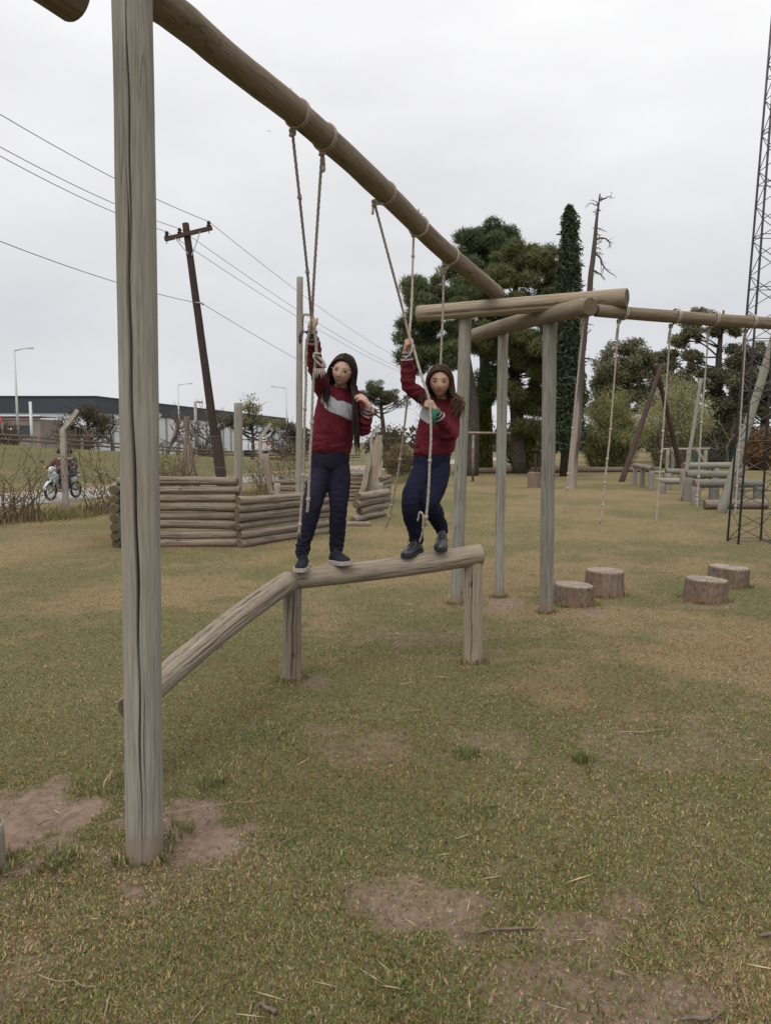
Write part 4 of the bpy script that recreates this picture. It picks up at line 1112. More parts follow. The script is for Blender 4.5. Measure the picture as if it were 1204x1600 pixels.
g1 = dict(base=(-0.45, 4.96, 0.75), head=(-0.278, 4.93, 2.061), yaw=-8, roll=15, pitch=2, neck=(-0.303, 4.98, 1.948), chest=(-0.329, 4.98, 1.813), waist=(-0.366, 5.0, 1.591), pelvis=(-0.377, 5.01, 1.479),
    shL=(-0.417, 4.92, 1.952), elL=(-0.445, 4.7, 2.095), wrL=(-0.443, 4.53, 2.255), hdL=(-.15, -.62, .76), hnL=(1, -.15, .05), hcL=((72, 92, 55), 1.0, 0, (.35, .75, .55), 35),
    shR=(-0.193, 5.0, 1.89), elR=(-0.149, 4.93, 1.676), wrR=(-0.104, 4.83, 1.823), hdR=(-.48, -.28, .82), hnR=(-.55, .45, -.7), hcR=((30, 38, 25), .95, .3, (.4, .8, .4), 20),
    hipL=(-0.432, 5.0, 1.428), knL=(-0.498, 4.94, 1.151), anL=(-0.551, 4.965, 0.905), toeL=(-0.541, 4.83, 0.817), hipR=(-0.313, 5.02, 1.431), knR=(-0.316, 4.98, 1.169), anR=(-0.334, 5.035, 0.922), toeR=(-0.263, 4.93, 0.845),
    torsow=(.152, .140), sleeve=.95, legr=(.077, .065, .052), skin=(.45, .285, .215), haircol=(.03, .02, .016), smile=1, top=(.110, .0145, .024), legs=(.0150, .0140, .027), fade=(.030, .023, .042), gaze=0, browa=.6,
    patch=[(-0.424, 4.85, 1.869), (-0.411, 4.85, 1.902), (-0.374, 4.85, 1.931), (-0.362, 4.85, 1.898), (-0.337, 4.85, 1.886), (-0.316, 4.85, 1.865), (-0.274, 4.85, 1.865), (-0.225, 4.85, 1.844), (-0.167, 4.85, 1.807), (-0.167, 4.85, 1.766), (-0.225, 4.85, 1.741), (-0.246, 4.85, 1.745), (-0.3, 4.85, 1.774), (-0.362, 4.85, 1.795), (-0.395, 4.85, 1.82)])
gA, hcA, hrA = person('girl with glasses and long straight dark hair, maroon sweatshirt, standing on the log', g1)
hair_build(gA, hcA, hrA, dict(seed=4, col=(.026, .016, .013), tip=.3, n=1150, rbias=.56, vol=.40, front={1: .50, -1: .10}, end_front={1: (-0.195, 4.82, 1.571), -1: (-0.367, 4.86, 1.808)}, end_back={1: (-0.183, 5.08, 1.817), -1: (-0.403, 5.1, 1.818)},
    bulge={1: (.012, -.035, 0), -1: (-.004, -.02, 0)}, scatter=(.010, .012, .02), wave=0), M['hairs'])
def wear(o): return o
# glasses
g = Geo(); Rn = np.array(hrA)
for s in (-1, 1):
    g.torus(Rn @ np.array((s*.0315, -.093, -.004)) + np.array(hcA), Rn @ np.array((s*.12, 1, 0)), .0205, .0009, 24, 6, 1.0, .86)
    g.tube([Rn @ np.array((s*.052, -.091, .002)) + np.array(hcA), Rn @ np.array((s*.069, -.06, .004)) + np.array(hcA), Rn @ np.array((s*.077, .0, .004)) + np.array(hcA)], .0014, 6)
g.tube([Rn @ np.array((-.012, -.096, -.001)) + np.array(hcA), Rn @ np.array((0, -.100, .002)) + np.array(hcA), Rn @ np.array((.012, -.096, -.001)) + np.array(hcA)], .0014, 6)
g.out('glasses', M['glasses'], gA, True)
def bt(x): # top of the balance log at world x
    p, q = np.array(BB0), np.array(BB1); f = (x - p[0])/(q[0]-p[0]); c_ = p + (q-p)*f; return c_[1], c_[2] + .068 + .007*f - .012*4*f*(1-f)
ay, az = bt(g1['anL'][0]); x0 = g1['anL'][0]
shoe(gA, None, (x0 - .003, ay + .085, az - .002), (x0 - .012, ay - .125, az - .010), (0, 0, 1), 0, .040, M['shoe1'], M['sole1'], .030, lace=M['lace1'])
ay, az = bt(g1['anR'][0]); x0 = g1['anR'][0]
shoe(gA, None, (x0 - .035, ay + .075, az - .004), (x0 + .085, ay - .100, az + .010), (-.08, 0, 1), 0, .040, M['shoe1'], M['sole1'], .030, lace=M['lace1'])
g = Geo(); wv = np.array(g1['wrL']) - np.array(g1['elL']); wv /= np.linalg.norm(wv); g.torus(np.array(g1['wrL']) - wv*.002, wv, .027, .008, 24, 7)
q0 = np.array(g1['wrL']) + np.array((-.03, -.01, 0)); g.tube([q0, q0 + np.array((-.03, -.01, .0)), q0 + np.array((-.035, -.01, -.03)), q0 + np.array((-.04, -.01, -.07))], [.006, .006, .010, .005], 7)
g.out('wristband', M['navyband'], gA, True)

g2 = dict(base=(0.35, 5.2, 0.84), hs=1.04, head=(0.372, 5.12, 2.008), yaw=-6, roll=2, pitch=3, neck=(0.392, 5.2, 1.884), chest=(0.372, 5.22, 1.747), waist=(0.343, 5.23, 1.569), pelvis=(0.325, 5.23, 1.465),
    shL=(0.294, 5.19, 1.879), elL=(0.162, 5.11, 1.974), wrL=(0.138, 5.05, 2.208), hdL=(.05, -.55, .82), hnL=(1, .2, .05), hcL=((72, 92, 55), 1.0, 0, (.35, .75, .55), 35),
    shR=(0.477, 5.2, 1.862), elR=(0.446, 5.08, 1.644), wrR=(0.326, 4.93, 1.802), hdR=(-.55, -.35, .75), hnR=(-.62, .75, 0), hcR=((68, 90, 50), 1.0, 0, (.5, .7, .5), 35),
    hipL=(0.265, 5.2, 1.412), knL=(0.172, 5.07, 1.184), anL=(0.212, 5.18, 0.943), toeL=(0.155, 5.06, 0.869), hipR=(0.393, 5.23, 1.415), knR=(0.306, 5.1, 1.177), anR=(0.388, 5.24, 1.009), toeR=(0.378, 5.15, 0.902),
    torsow=(.150, .142), sleeve=.98, legr=(.080, .070, .050), skin=(.39, .235, .168), haircol=(.03, .018, .014), smile=.7, top=(.110, .0145, .024), legs=(.0105, .0120, .028), gaze=0, browa=.95,
    patch=[(0.21, 5.1, 1.818), (0.227, 5.1, 1.874), (0.271, 5.1, 1.887), (0.306, 5.1, 1.853), (0.325, 5.1, 1.714), (0.289, 5.1, 1.727), (0.259, 5.1, 1.748), (0.215, 5.1, 1.788)])
gB, hcB, hrB = person('girl with wavy brown hair, maroon sweatshirt, gripping ropes with both hands on the log', g2)
hair_build(gB, hcB, hrB, dict(seed=9, col=(.048, .027, .018), tip=.8, lmin=.10, hs=1.04, n=1200, rbias=.60, vol=.55, front={1: .55, -1: .30}, end_front={1: (0.474, 5.06, 1.808), -1: (0.286, 5.06, 1.868)}, end_back={1: (0.503, 5.24, 1.86), -1: (0.298, 5.26, 1.878)},
    bulge={1: (.026, -.012, .0), -1: (-.012, -.008, 0)}, scatter=(.022, .024, .02), wave=.009), M['hairs'])
ay, az = bt(g2['anL'][0] - .03); x0 = g2['anL'][0]
shoe(gB, None, (x0 + .035, ay + .095, az + .010), (x0 - .085, ay - .085, az - .006), (.05, 0, 1), 0, .040, M['shoe2'], M['sole2'], .020, lace=M['lace2'])
ay, az = bt(g2['anR'][0]); x0 = g2['anR'][0]
shoe(gB, None, (x0 + .018, ay + .075, az + .075), (x0 - .008, ay - .095, az + .001), (.05, -.35, 1), 0, .040, M['shoe2'], M['sole2'], .020, lace=M['lace2'])
g = Geo(); wv = np.array(g2['wrR']) - np.array(g2['elR']); wv /= np.linalg.norm(wv); w0 = np.array(g2['wrR']) - wv*.008; g.torus(w0, wv, .029, .007, 24, 7, 1, 1)
g.box(w0 + (-.016, -.045, -.035), (.038, .006, .105), Matrix.Rotation(.12, 4, 'Y'))
g.out('wrist_ribbon', M['greenband'], gB, True)

# ------------------------------------------------------------------ stumps
for (x, y, h, r, lab, sd) in [(1.87, 7.27, .185, .198, 'low tree stump touching the foot of the gantry post, lowest of the four', 3), (2.31, 7.72, .25, .205, 'tallest tree stump, just behind the stump at the gantry post', 8),
                              (3.27, 7.46, .205, .205, 'tree stump with straight grain in the front of the right hand pair', 5), (3.86, 8.24, .195, .215, 'rearmost tree stump, nearest the lattice tower', 11)]:
    o = log('tree_stump', (x, y, -.06), (x + .01, y, h), r*1.04, r*.97, 'stump', None, nseg=72, nring=14, wob=.10, seed=sd, endm='endgrey', chamfer=.05,
            cracks=[(-1.3 + .25*i + .06*((i*7) % 3), .04, (i*3 % 5)/14, 1, .006 + .002*(i % 3), .010 + .006*(i % 2)) for i in range(11)])
    tag(o, lab, 'tree stump', 'tree stumps set in the lawn')
tag(log('post_stub', (-1.515, 2.66, -.1), (-1.515, 2.66, .165), .072, .070, 'post', None, nseg=32, nring=8, cracks=[(.3, 0, .2, 1, .004, .01)]), 'short sawn post stub at the left edge near the bare earth', 'post')

# ------------------------------------------------------------------ log fort
def log_wall(label, a, b, n, dia, seed, stag=0.05, mat='fort', taper=0.0, z0=0.0, heights=None):
    r = np.random.default_rng(seed); a, b = np.array(a, float), np.array(b, float); d = (b-a)/np.linalg.norm(b-a)
    w = thing('log_wall', label, 'log wall', (a[0], a[1], 0), 'stacked log walls of the play fort'); z = z0 + gz1(*a) - .01
    for i in range(n):
        q = dia*(0.92 + .16*r.random()); e0, e1 = r.normal()*stag, r.normal()*stag; dz = (r.random()-.5)*.02
        p0 = np.append(a - d*(.06 + e0), z + q/2); p1 = np.append(b + d*(.06 + e1), z + q/2 + dz)
        log('log', p0, p1, q/2*(1 + .08*r.normal()), q/2*(1 + .08*r.normal()), mat, w, bend=(0, 0, .012*r.normal()), nseg=30, nring=16, wob=.11, cracks=[(1.4*r.random()-.7, .2, .05 + .3*r.random(), .6 + .4*r.random(), .008, .018), (2*r.random()-1, .2, .3*r.random(), .9, .006, .012)])
        z += q*.985
    return w
log_wall('front log wall of the play fort with eight stacked logs, behind the big post', (-4.0, 11.30), (-2.30, 11.32), 8, .138, 1)
log_wall('slanting log wall meeting the front wall of the fort at the grey post', (-2.20, 11.22), (-1.02, 12.95), 6, .138, 2, .02)
log_wall('left log wall of the fort, only its log ends show beside the big post', (-4.10, 11.15), (-4.62, 13.0), 7, .138, 3, .03)
log_wall('back log wall of the fort behind the legs of the girl with glasses', (-2.0, 20.0), (-.42, 20.0), 7, .112, 4)
log_wall('low back log wall between the grey corner post and the tall thin pole', (-2.75, 18.2), (-1.75, 18.6), 5, .135, 5, .03, z0=.0)
log_wall('short stack of four logs with staggered ends behind the dangling rope', (-.55, 14.75), (.02, 16.1), 4, .150, 6, .10)
log_wall('small dark log stack at the far right corner of the fort', (-.12, 19.0), (.10, 20.2), 6, .125, 7, .02)
o = log('fort_post', (-2.282, 11.358, 0), (-2.268, 11.52, 2.19), .064, .066, 'greypost', None, nseg=32, nring=24, cracks=[(.1, .05, .1, 1, .005, .014)]); tag(o, 'grey corner post of the log fort, standing above the front wall', 'post')
o = log('fort_pole', ((-1.883, 16.0, 0.911)[0], 16, -.1), (-1.803, 16.0, 5.056), .074, .066, 'greypost', None, nseg=24, nring=30, wob=.05); tag(o, 'tall thin pole behind the raised arm of the girl with glasses', 'pole')
o = log('fort_post', ((-2.578, 17.6, 0.537)[0], 17.6, -.1), (-2.57, 17.6, 0.613), .075, .075, 'greypost', None, nseg=16, nring=6); tag(o, 'stubby grey post in front of the low back wall', 'post')
o = log('fort_post', ((-0.129, 18.6, 0.476)[0], 18.6, -.1), (-0.137, 18.6, 0.573), .085, .085, 'greypost', None, nseg=16, nring=6); tag(o, 'stubby grey post at the right end of the back wall', 'post')
def slab(label, a, b, w, th, seed):
    a, b = Vector(a), Vector(b); d = b-a; L = d.length; q = d.to_track_quat('Z', 'Y'); Mx = Matrix.Translation(a) @ q.to_matrix().to_4x4()
    r = np.random.default_rng(seed); n = 12; V = []; F = []
    for i in range(n+1):
        z = L*i/n; w0 = w/2*(1 + .22*r.normal()*.5) * (1 if i < n-1 else .7); o = .02*r.normal()
        V += [(-w0+o, -th/2, z), (-w0*.4+o, -th, z), (w0*.4+o, -th*1.1, z), (w0+o, -th/2, z), (w0+o, th/2, z), (-w0+o, th/2, z)]
    for i in range(n):
        for j in range(6): k = (j+1) % 6; F.append((i*6+j, i*6+k, (i+1)*6+k, (i+1)*6+j))
    F += [tuple(range(5, -1, -1)), tuple(n*6+j for j in range(6))]
    tag(put('slab_board', np.array(V), F, M['fort'], None, None, False, None, Mx), label, 'board')
slab('widest rough slab board leaning on the back wall of the fort', ((-0.374, 19.6, 0.143)[0], 19.5, .0), (-0.171, 19.85, 1.77), .30, .04, 1)
slab('narrow rough slab board left of the widest one', ((-0.65, 19.2, 0.106)[0], 19.2, .0), (-0.411, 19.85, 1.293), .15, .035, 2)
slab('short slab board between the widest one and the stubby post', ((-0.235, 19.3, 0.166)[0], 19.3, .0), (-0.102, 19.8, 1.43), .12, .04, 3)
g = Geo(); g.box(tuple(np.array((-0.56, 13.975, 0)) + (0, .1, .035)), (.55, .3, .05))
tag(g.out('loose_plank', M['fort']), 'loose plank lying on the grass before the log stack', 'plank')

# ------------------------------------------------------------------ lattice tower
tw = thing('lattice_tower', 'slender dark steel lattice mast at the right edge', 'tower', (5.525, 11.502, 0))
B4 = np.array([(5.525, 11.50, 0), (6.07, 11.52, 0), (6.06, 11.86, 0), (5.52, 11.86, 0)]); top_c = np.array((6.06, 11.75, 12.0)); bc4 = B4.mean(0)
def twp(i, f): return B4[i] + (np.append(bc4[:2], 0) - B4[i])*(.72*f) + np.append((top_c - bc4)[:2], 12.0)*f
for i in range(4):
    g = Geo(); g.tube([twp(i, 0) - (0, 0, .1), twp(i, .5), twp(i, 1)], .017, 6); g.out('leg', M['tower'], tw, True)
nlev = 46
for l in range(nlev):
    f0, f1 = l/nlev, (l+1)/nlev
    for i in range(4):
        j = (i+1) % 4; up = (l + i) % 2
        g = Geo(); a_, b_ = (twp(i, f0), twp(j, f1)) if up else (twp(j, f0), twp(i, f1)); g.tube([a_, b_], .0065, 5); g.out('brace', M['tower'], tw, True)
        if l % 3 == 0:
            g = Geo(); g.tube([twp(i, f0 + .004), twp(j, f0 + .004)], .0065, 5); g.out('rung', M['tower'], tw, True)

# ------------------------------------------------------------------ obstacle course at the back right
def hurdle(label, a, b, z, r, legs, mat='hurdle', rl=.075, extra=()):
    a, b = np.array(a, float), np.array(b, float); h = thing('log_hurdle', label, 'log hurdle', (a[0], a[1], 0), 'log hurdles of the obstacle course')
    log('rail', (a[0], a[1], z), (b[0], b[1], z*(1 + (extra[0] if extra else 0))), r, r*.95, mat, h, nseg=14, nring=8)
    for f in legs:
        p = a + (b-a)*f; log('leg', (p[0], p[1], -.15), (p[0], p[1], z - r*.7), rl, rl, mat, h, nseg=12, nring=6)
hurdle('short three legged log hurdle standing alone beside the dark poles', (9.308, 27.68, 0)[:2], (8.662, 24.065, 0)[:2], .72, .09, (.02, .5, .98), rl=.085)
hurdle('long high log hurdle farthest right with two posts', ((8.269, 20.6, 13.145)[0], 20.6), ((10.257, 21.6, 13.705)[0], 21.4), .92, .10, (.03, .55, .97), rl=.12)
hurdle('second long log hurdle just before the high one', ((8.045, 19.8, 12.697)[0], 19.8), ((9.515, 19.6, 12.584)[0], 19.7), .72, .105, (.04, .5, .96), rl=.13)
hurdle('log hurdle reaching the right edge behind the tower', ((7.755, 18.6, 12.024)[0], 18.6), ((9.454, 18.6, 12.024)[0], 18.6), .55, .11, (.04, .5, .95), rl=.11)
hurdle('low log hurdle at knee height left of the long ones', ((8.557, 23.0, 14.49)[0], 23), ((9.441, 22.6, 14.266)[0], 22.6), .38, .10, (.05, .95), rl=.12)
hurdle('thin log hurdle behind the low one', ((9.275, 24.5, 15.331)[0], 24.5), ((10.514, 24.5, 15.331)[0], 24.5), .62, .09, (.06, .94), rl=.12)
hurdle('lowest dark bench like log near the dark pole foot', ((11.028, 31.0, 18.973)[0], 31), ((12.393, 31.0, 18.973)[0], 31), .32, .07, (.04, .5, .96), rl=.08)
o = log('fallen_log', ((7.611, 17.6, 11.464)[0], 17.6, .10), ((9.057, 17.4, 11.352)[0], 17.5, .12), .115, .12, 'fort', None, nseg=18, nring=14); tag(o, 'thick log lying on the grass behind the tower', 'log')
sh = thing('pole_shelter', 'thin pole laid over four posts with slanting braces behind the hurdles', 'shelter frame', ((12.865, 36.0, 21.776)[0], 36, 0))
log('rail', (13.417, 36.0, 1.229), (15.715, 36.0, 1.26), .06, .05, 'greypost', sh, nseg=10, nring=6)
for px in (1041, 1049, 1073, 1100): log('post', ((px-602)/1155*36.0, 36, -.1), ((px-602)/1155*36.0, 36, 1.20), .09, .09, 'greypost', sh, nseg=10, nring=4)
log('brace', (13.665, 35.6, 1.294), ((14.307, 35.4, 0.075)[0], 35.2, .1), .09, .09, 'cross', sh, nseg=10, nring=4)
log('brace', (14.863, 35.6, 1.294), ((15.5, 35.4, 0.136)[0], 35.2, .1), .09, .09, 'cross', sh, nseg=10, nring=4)
ap = np.array((11.253, 31.0, 4.552))
t_ = thing('crossed_poles', 'tall pair of crossed dark poles standing like an A behind the lawn', 'crossed poles', (float(ap[0]), 31, 0))
def darkpole(a_, b_, r_): return log('pole', a_, b_, r_, r_*.8, 'darkpole', t_, nseg=14, nring=10)
darkpole(tuple(np.array((9.363, 29.447, 0)) - (0, 0, .1)), tuple(ap + (.1, -.15, .2)), .115); darkpole(tuple(np.array((13.112, 32.563, 0)) - (0, 0, .1)), tuple(ap + (-.05, .15, .25)), .12)
o = log('leaning_pole', tuple(np.array((7.558, 16.647, 0)) - (0, 0, .1)), (8.876, 16.8, 4.715), .105, .085, 'greypost', None, nseg=20, nring=16); tag(o, 'grey green pole leaning to the right behind the tower', 'pole')
o = log('upright_pole', ((7.979, 20.0, 12.809)[0], 20, -.1), (8.414, 20.0, 3.268), .055, .045, 'greypost', None, nseg=14, nring=14, bend=(.03, 0, 0)); tag(o, 'thin pale upright pole beside a knotted rope', 'pole')
bf = thing('board_fence', 'low fence of green boards behind the obstacle course', 'fence', ((20.28, 52.0, 30.743)[0], 52, 0))
for i in range(7):
    x = (1077 + i*13.2 - 602)/1155*52.2; g = Geo(); g.box((x, 52 + .02*(i % 2), .66), (.50, .05, 1.3 - .05*(i % 3))); g.out('board', M['greenpaint'], bf)
pb = thing('pull_up_bar', 'thin horizontal bar on slim posts between the timber posts', 'pull up bar', ((3.011, 30.0, 18.413)[0], 30, 0))
g = Geo(); g.tube([(3.099, 30.0, 1.96), (5.037, 30.0, 1.934)], .045, 8); g.out('bar', M['palebark'], pb, True)
for px in (724, 738, 786):
    g = Geo(); x = (px-602)/1155*30.1; g.tube([(x, 30.05, -.1), (x, 30.05, 1.98)], .05, 8); g.out('post', M['palebark'], pb, True)
o = log('tree_stump', (5.2, 25.9, -.1), (5.2, 25.9, .54), .235, .215, 'stump', None, nseg=24, nring=10, wob=.1, endm='endgrey'); tag(o, 'distant tall stump used as a pedestal beside the gantry post', 'tree stump')
g = Geo(); g.tube([(5.23, 25.9, .5), (5.25, 25.9, 1.30)], .055, 8); g.box((5.25, 25.9, 1.32), (.26, .26, .06)); g.tube([(5.36, 25.9, .5), (5.36, 25.9, 1.28)], .04, 6); tag(g.out('small_stand', M['darkpole']), 'small dark stand on top of the distant stump', 'stand')
for (x0, x1, y, lab) in [(3.5, 9.5, 37.5, 'long fallen trunk lying under the pine trees'), (9.8, 14.6, 38.5, 'fallen trunk lying before the pale green shrub')]:
    o = log('fallen_log', (x0, y, .12), (x1, y+.8, .14), .16, .13, 'stump', None, nseg=12, nring=14); tag(o, lab, 'log')

# ------------------------------------------------------------------ trees and shrubs
def leaf_quads(Cn, size, aspect, r, cols, up=0.0, droop=0.0):
    n = len(Cn); a = r.normal(size=(n, 3)); a[:, 2] = a[:, 2]*(1 - abs(droop)) - droop*2; a /= np.linalg.norm(a, axis=1)[:, None]
    b = r.normal(size=(n, 3)); b -= a*(a*b).sum(1)[:, None]; b /= np.linalg.norm(b, axis=1)[:, None]
    s = (size*(.6 + .8*r.random(n)))[:, None]
    V = np.stack([Cn - a*s, Cn + b*s*aspect, Cn + a*s, Cn - b*s*aspect], 1).reshape(-1, 3)
    return V, np.arange(n*4).reshape(-1, 4), np.repeat(cols, 4, 0)

def crown(blobs, n, size, aspect, r, c1, c2, shell=.55, droop=0.0):
    """leaf clumps: blobs are rows (x,y,z,rx,ry,rz)"""
    B = np.asarray(blobs, float); vol = (B[:, 3]*B[:, 4]*B[:, 5])**.67; pick = r.choice(len(B), n, p=vol/vol.sum())
    d = r.normal(size=(n, 3)); d /= np.linalg.norm(d, axis=1)[:, None]; q = shell + (1-shell)*r.random(n)**.6; q = q*(.75 + .5*r.random(n))
    P = B[pick, :3] + d*q[:, None]*B[pick, 3:6]
    bt_ = r.random(len(B)); t_ = np.clip(bt_[pick]*.6 + .5*r.random(n) - .05, 0, 1)[:, None]
    return leaf_quads(P, size, aspect, r, (np.array(c1)*(1-t_) + np.array(c2)*t_)*(.8 + .4*r.random(n))[:, None], droop=droop)

def subblobs(ells, per, rad, r, surf=.75):
    out = []
    for (x, y, z, rx, ry, rz) in ells:
        k = max(3, int(per*(rx*ry*rz)**.6))
        for i in range(k):
            d = r.normal(size=3); d /= np.linalg.norm(d); q = surf + (1-surf)*r.random() if r.random() < .8 else r.random()*surf
            c = np.array((x, y, z)) + d*np.array((rx, ry, rz))*q; s = rad*(.6 + .8*r.random()); out.append((*c, s*1.15, s*1.15, s*.8))
    return out

def tree(name, label, base, trunk, ells, n, size, aspect, c1, c2, seed, per=9, rad=.55, bark='bark', limbs=30, cat='tree', group=None, shell=.45, droop=0.0, thin=.05, tr0=.25):
    r = np.random.default_rng(seed); t_ = thing(name, label, cat, base, group); g = Geo()
    T = spline(trunk, 5); n_t = len(T); g.tube(T[:, :3], T[:, 3], 9)
    bl = subblobs(ells, per, rad, r)
    for i in r.permutation(len(bl))[:limbs]:
        b = np.array(bl[i][:3]); hz = T[:, 2]; k = int(np.clip(np.searchsorted(hz, b[2] - .45*np.linalg.norm(b[:2] - T[n_t//2, :2]) - .3), int(n_t*tr0), n_t-2))
        s = T[k, :3]; m = (s + b)/2 + r.normal(size=3)*.12*np.linalg.norm(b-s) + (0, 0, -.06*np.linalg.norm(b-s)); r0 = min(T[k, 3]*.6, .02 + .03*np.linalg.norm(b-s)*.5)
        P = spline([s, m, b], 4); g.tube(P, np.linspace(r0, thin*.35, len(P)), 5)
        for q in range(2):
            e = b + r.normal(size=3)*np.array(bl[i][3:6])*.8; g.tube([P[-4], (P[-4]+e)/2 + r.normal(size=3)*.06, e], [r0*.45, thin*.4, thin*.2], 4)
    g.out('trunk', M[bark], t_, True)
    V, F, cc = crown(bl, n, size, aspect, r, c1, c2, shell, droop)
    put('crown', V, F, M['leaf'], t_, cc, False)
    return t_
PG1, PG2 = (.060, .078, .038), (.145, .165, .075)
bx = (4.033, 35.032, 0)
tree('pine_tree', 'broad dark pine at the left of the tall pine group', bx, [(bx[0], bx[1], -.2, .36), (bx[0]+.1, bx[1]+.2, 3, .30), (bx[0]-.2, bx[1]+.6, 5.5, .22), (bx[0]-.5, bx[1]+1, 8.6, .08)],
     [(*(2.591, 35.5, 7.358), 1.75, 1.7, 1.7), (*(1.658, 35.5, 7.151), .95, 1.0, 1.2), (*(1.919, 36.0, 8.424), 1.05, 1.2, .9), (*(3.652, 36.0, 8.871), 1.4, 1.4, 1.3), (*(3.073, 35.0, 5.61), 1.2, 1.3, .7), (*(1.433, 35.0, 5.463), .55, .7, .35)], 56000, .19, .085, PG1, PG2, 11, per=9, rad=.44, group='tall pines behind the field')
bx = (5.168, 36.412, 0)
tree('pine_tree', 'pine with the rounded top rising highest behind the broad one', (bx[0], bx[1]+3, 0), [(bx[0]+.2, bx[1]+3, -.2, .38), (bx[0]+.1, bx[1]+3.2, 5, .28), (bx[0]-.2, bx[1]+3.4, 9, .18), (bx[0]-.3, bx[1]+3.5, 12.6, .05)],
     [(*(5.083, 39.0, 11.558), 1.45, 1.4, 1.25), (*(4.368, 39.0, 11.016), 1.05, 1.2, 1.0), (*(5.668, 39.0, 11.972), .85, .9, .8), (*(4.941, 39.0, 9.798), 1.6, 1.4, 1.2), (*(5.494, 38.5, 7.46), 1.6, 1.4, 1.5), (*(5.397, 38.0, 4.513), 1.1, 1.2, 1.2)], 42000, .20, .085, (.052, .072, .036), (.115, .145, .065), 12, per=9, rad=.46, group='tall pines behind the field')
bx = (7.69, 36.412, 0)
tree('pine_tree', 'lighter green pine on the right of the group, in front of the cypress', (bx[0]-.9, bx[1]+1, 0), [(bx[0]-.9, bx[1]+1, -.2, .36), (bx[0]-1.2, bx[1]+1, 4, .28), (bx[0]-1.3, bx[1]+1, 8, .18), (bx[0]-1.2, bx[1]+1, 11, .06)],
     [(*(6.464, 36.5, 9.873), 1.6, 1.5, 1.25), (*(5.267, 36.0, 8.722), 1.25, 1.3, 1.1), (*(7.63, 36.5, 10.023), 1.0, 1.1, .95), (*(7.559, 36.0, 8.275), 1.35, 1.3, 1.3), (*(5.753, 36.0, 6.779), 1.5, 1.4, 1.2), (*(7.452, 36.0, 6.026), 1.3, 1.2, 1.3), (*(8.725, 36.5, 9.273), .45, .6, .35), (*(6.647, 36.5, 4.706), 1.2, 1.2, 1.0), (*(7.241, 37.0, 3.181), 1.2, 1.1, 1.0), (*(7.72, 36.5, 5.629), 1.0, 1.1, 1.2)], 70000, .19, .085, (.080, .095, .042), (.20, .205, .092), 13, per=8, rad=.42, group='tall pines behind the field')
# cypress
r = np.random.default_rng(5); cy = np.array((8.334, 34.38, 0)); t_ = thing('cypress_tree', 'narrow dark cypress spire right of the pine group', 'tree', tuple(cy))
g = Geo(); g.tube([cy + (0, 0, -.2), cy + (.1, 0, 5), cy + (-.02, 0, 11.0)], [.26, .18, .03], 9); g.out('trunk', M['bark'], t_, True)
n = 24000; u = r.random(n)**.8; zz = 1.2 + u*10.9; rad = (.75 + .6*vnoise(np.stack([u*40, r.random(n)*3, u*0], 1), 1, 8))*(.04 + .40*(1-u)**.5 + .42*np.clip(1-u/.85, 0, 1)**.8*np.minimum(1, u*7 + .45))*(.8 + .5*vnoise(np.stack([u*16, u*0, u*0], 1), 1, 3)); a = r.random(n)*2*PI
rr_ = rad*(.45 + .6*r.random(n)**.6)*(1 + .9*(fbm(np.stack([np.cos(a)*1.5, np.sin(a)*1.5, zz*.9], 1), 1.4, 9, 3) - .5))
P = np.stack([cy[0] - .08*u + rr_*np.cos(a), cy[1] + rr_*np.sin(a), zz], 1); tt = r.random(n)[:, None]
V, F, cc = leaf_quads(P, np.full(n, .14), .3, r, np.array((.038, .054, .033))*(1-tt) + np.array((.09, .112, .062))*tt, droop=-.3)
cb = [(cy[0] + .62*math.cos(k*2.4)*(1 - k/75.), cy[1] + .62*math.sin(k*2.4)*(1 - k/75.), 2.2 + k*.155, .34, .34, .55) for k in range(62) if (k*7) % 5 != 0]
V2, F2, cc2 = crown(cb, 9000, .15, .25, r, (.036, .05, .03), (.10, .12, .066), .5, -.3)
put('crown', np.concatenate([V, V2]), np.concatenate([F, F2 + len(V)]), M['leaf'], t_, np.concatenate([cc, cc2]))

# dead tree
M['leafbark'] = leaf_mat('patchy_dead_bark', 0.0, 0.95)
r = np.random.default_rng(21); b0 = np.array((6.319, 25.392, 0)); t1 = np.array((7.206, 25.9, 9.937)); t_ = thing('dead_tree', 'tall bare dead tree trunk leaning right with broken twigs', 'tree', tuple(b0))
T = spline([(*(b0 - (0, 0, .2)), .165), (*(b0*.75 + t1*.25 + (.02, 0, 0)), .14), (*(b0*.5 + t1*.5 + (-.02, 0, 0)), .115), (*(b0*.2 + t1*.8), .08), (*t1, .022)], 10)
T[:, :3] += (np.stack([fbm(T[:, :3], .9, 3, 2), fbm(T[:, :3], .9, 5, 2), 0*T[:, 0]], 1) - (.5, .5, 0))*.18
Vt, Ft = tube_vf(spline(T, 3)[:, :3], spline(T, 3)[:, 3], 14)
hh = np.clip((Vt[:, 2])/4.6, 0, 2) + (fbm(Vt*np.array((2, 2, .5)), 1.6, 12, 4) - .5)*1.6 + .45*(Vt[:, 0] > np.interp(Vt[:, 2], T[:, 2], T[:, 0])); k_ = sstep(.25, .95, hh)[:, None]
put('trunk', Vt, Ft, M['leafbark'], t_, (np.array((.27, .22, .185))*(1-k_) + np.array((.075, .058, .052))*k_)*(.75 + .5*fbm(Vt*np.array((4, 4, .6)), 3, 5, 3))[:, None], True)
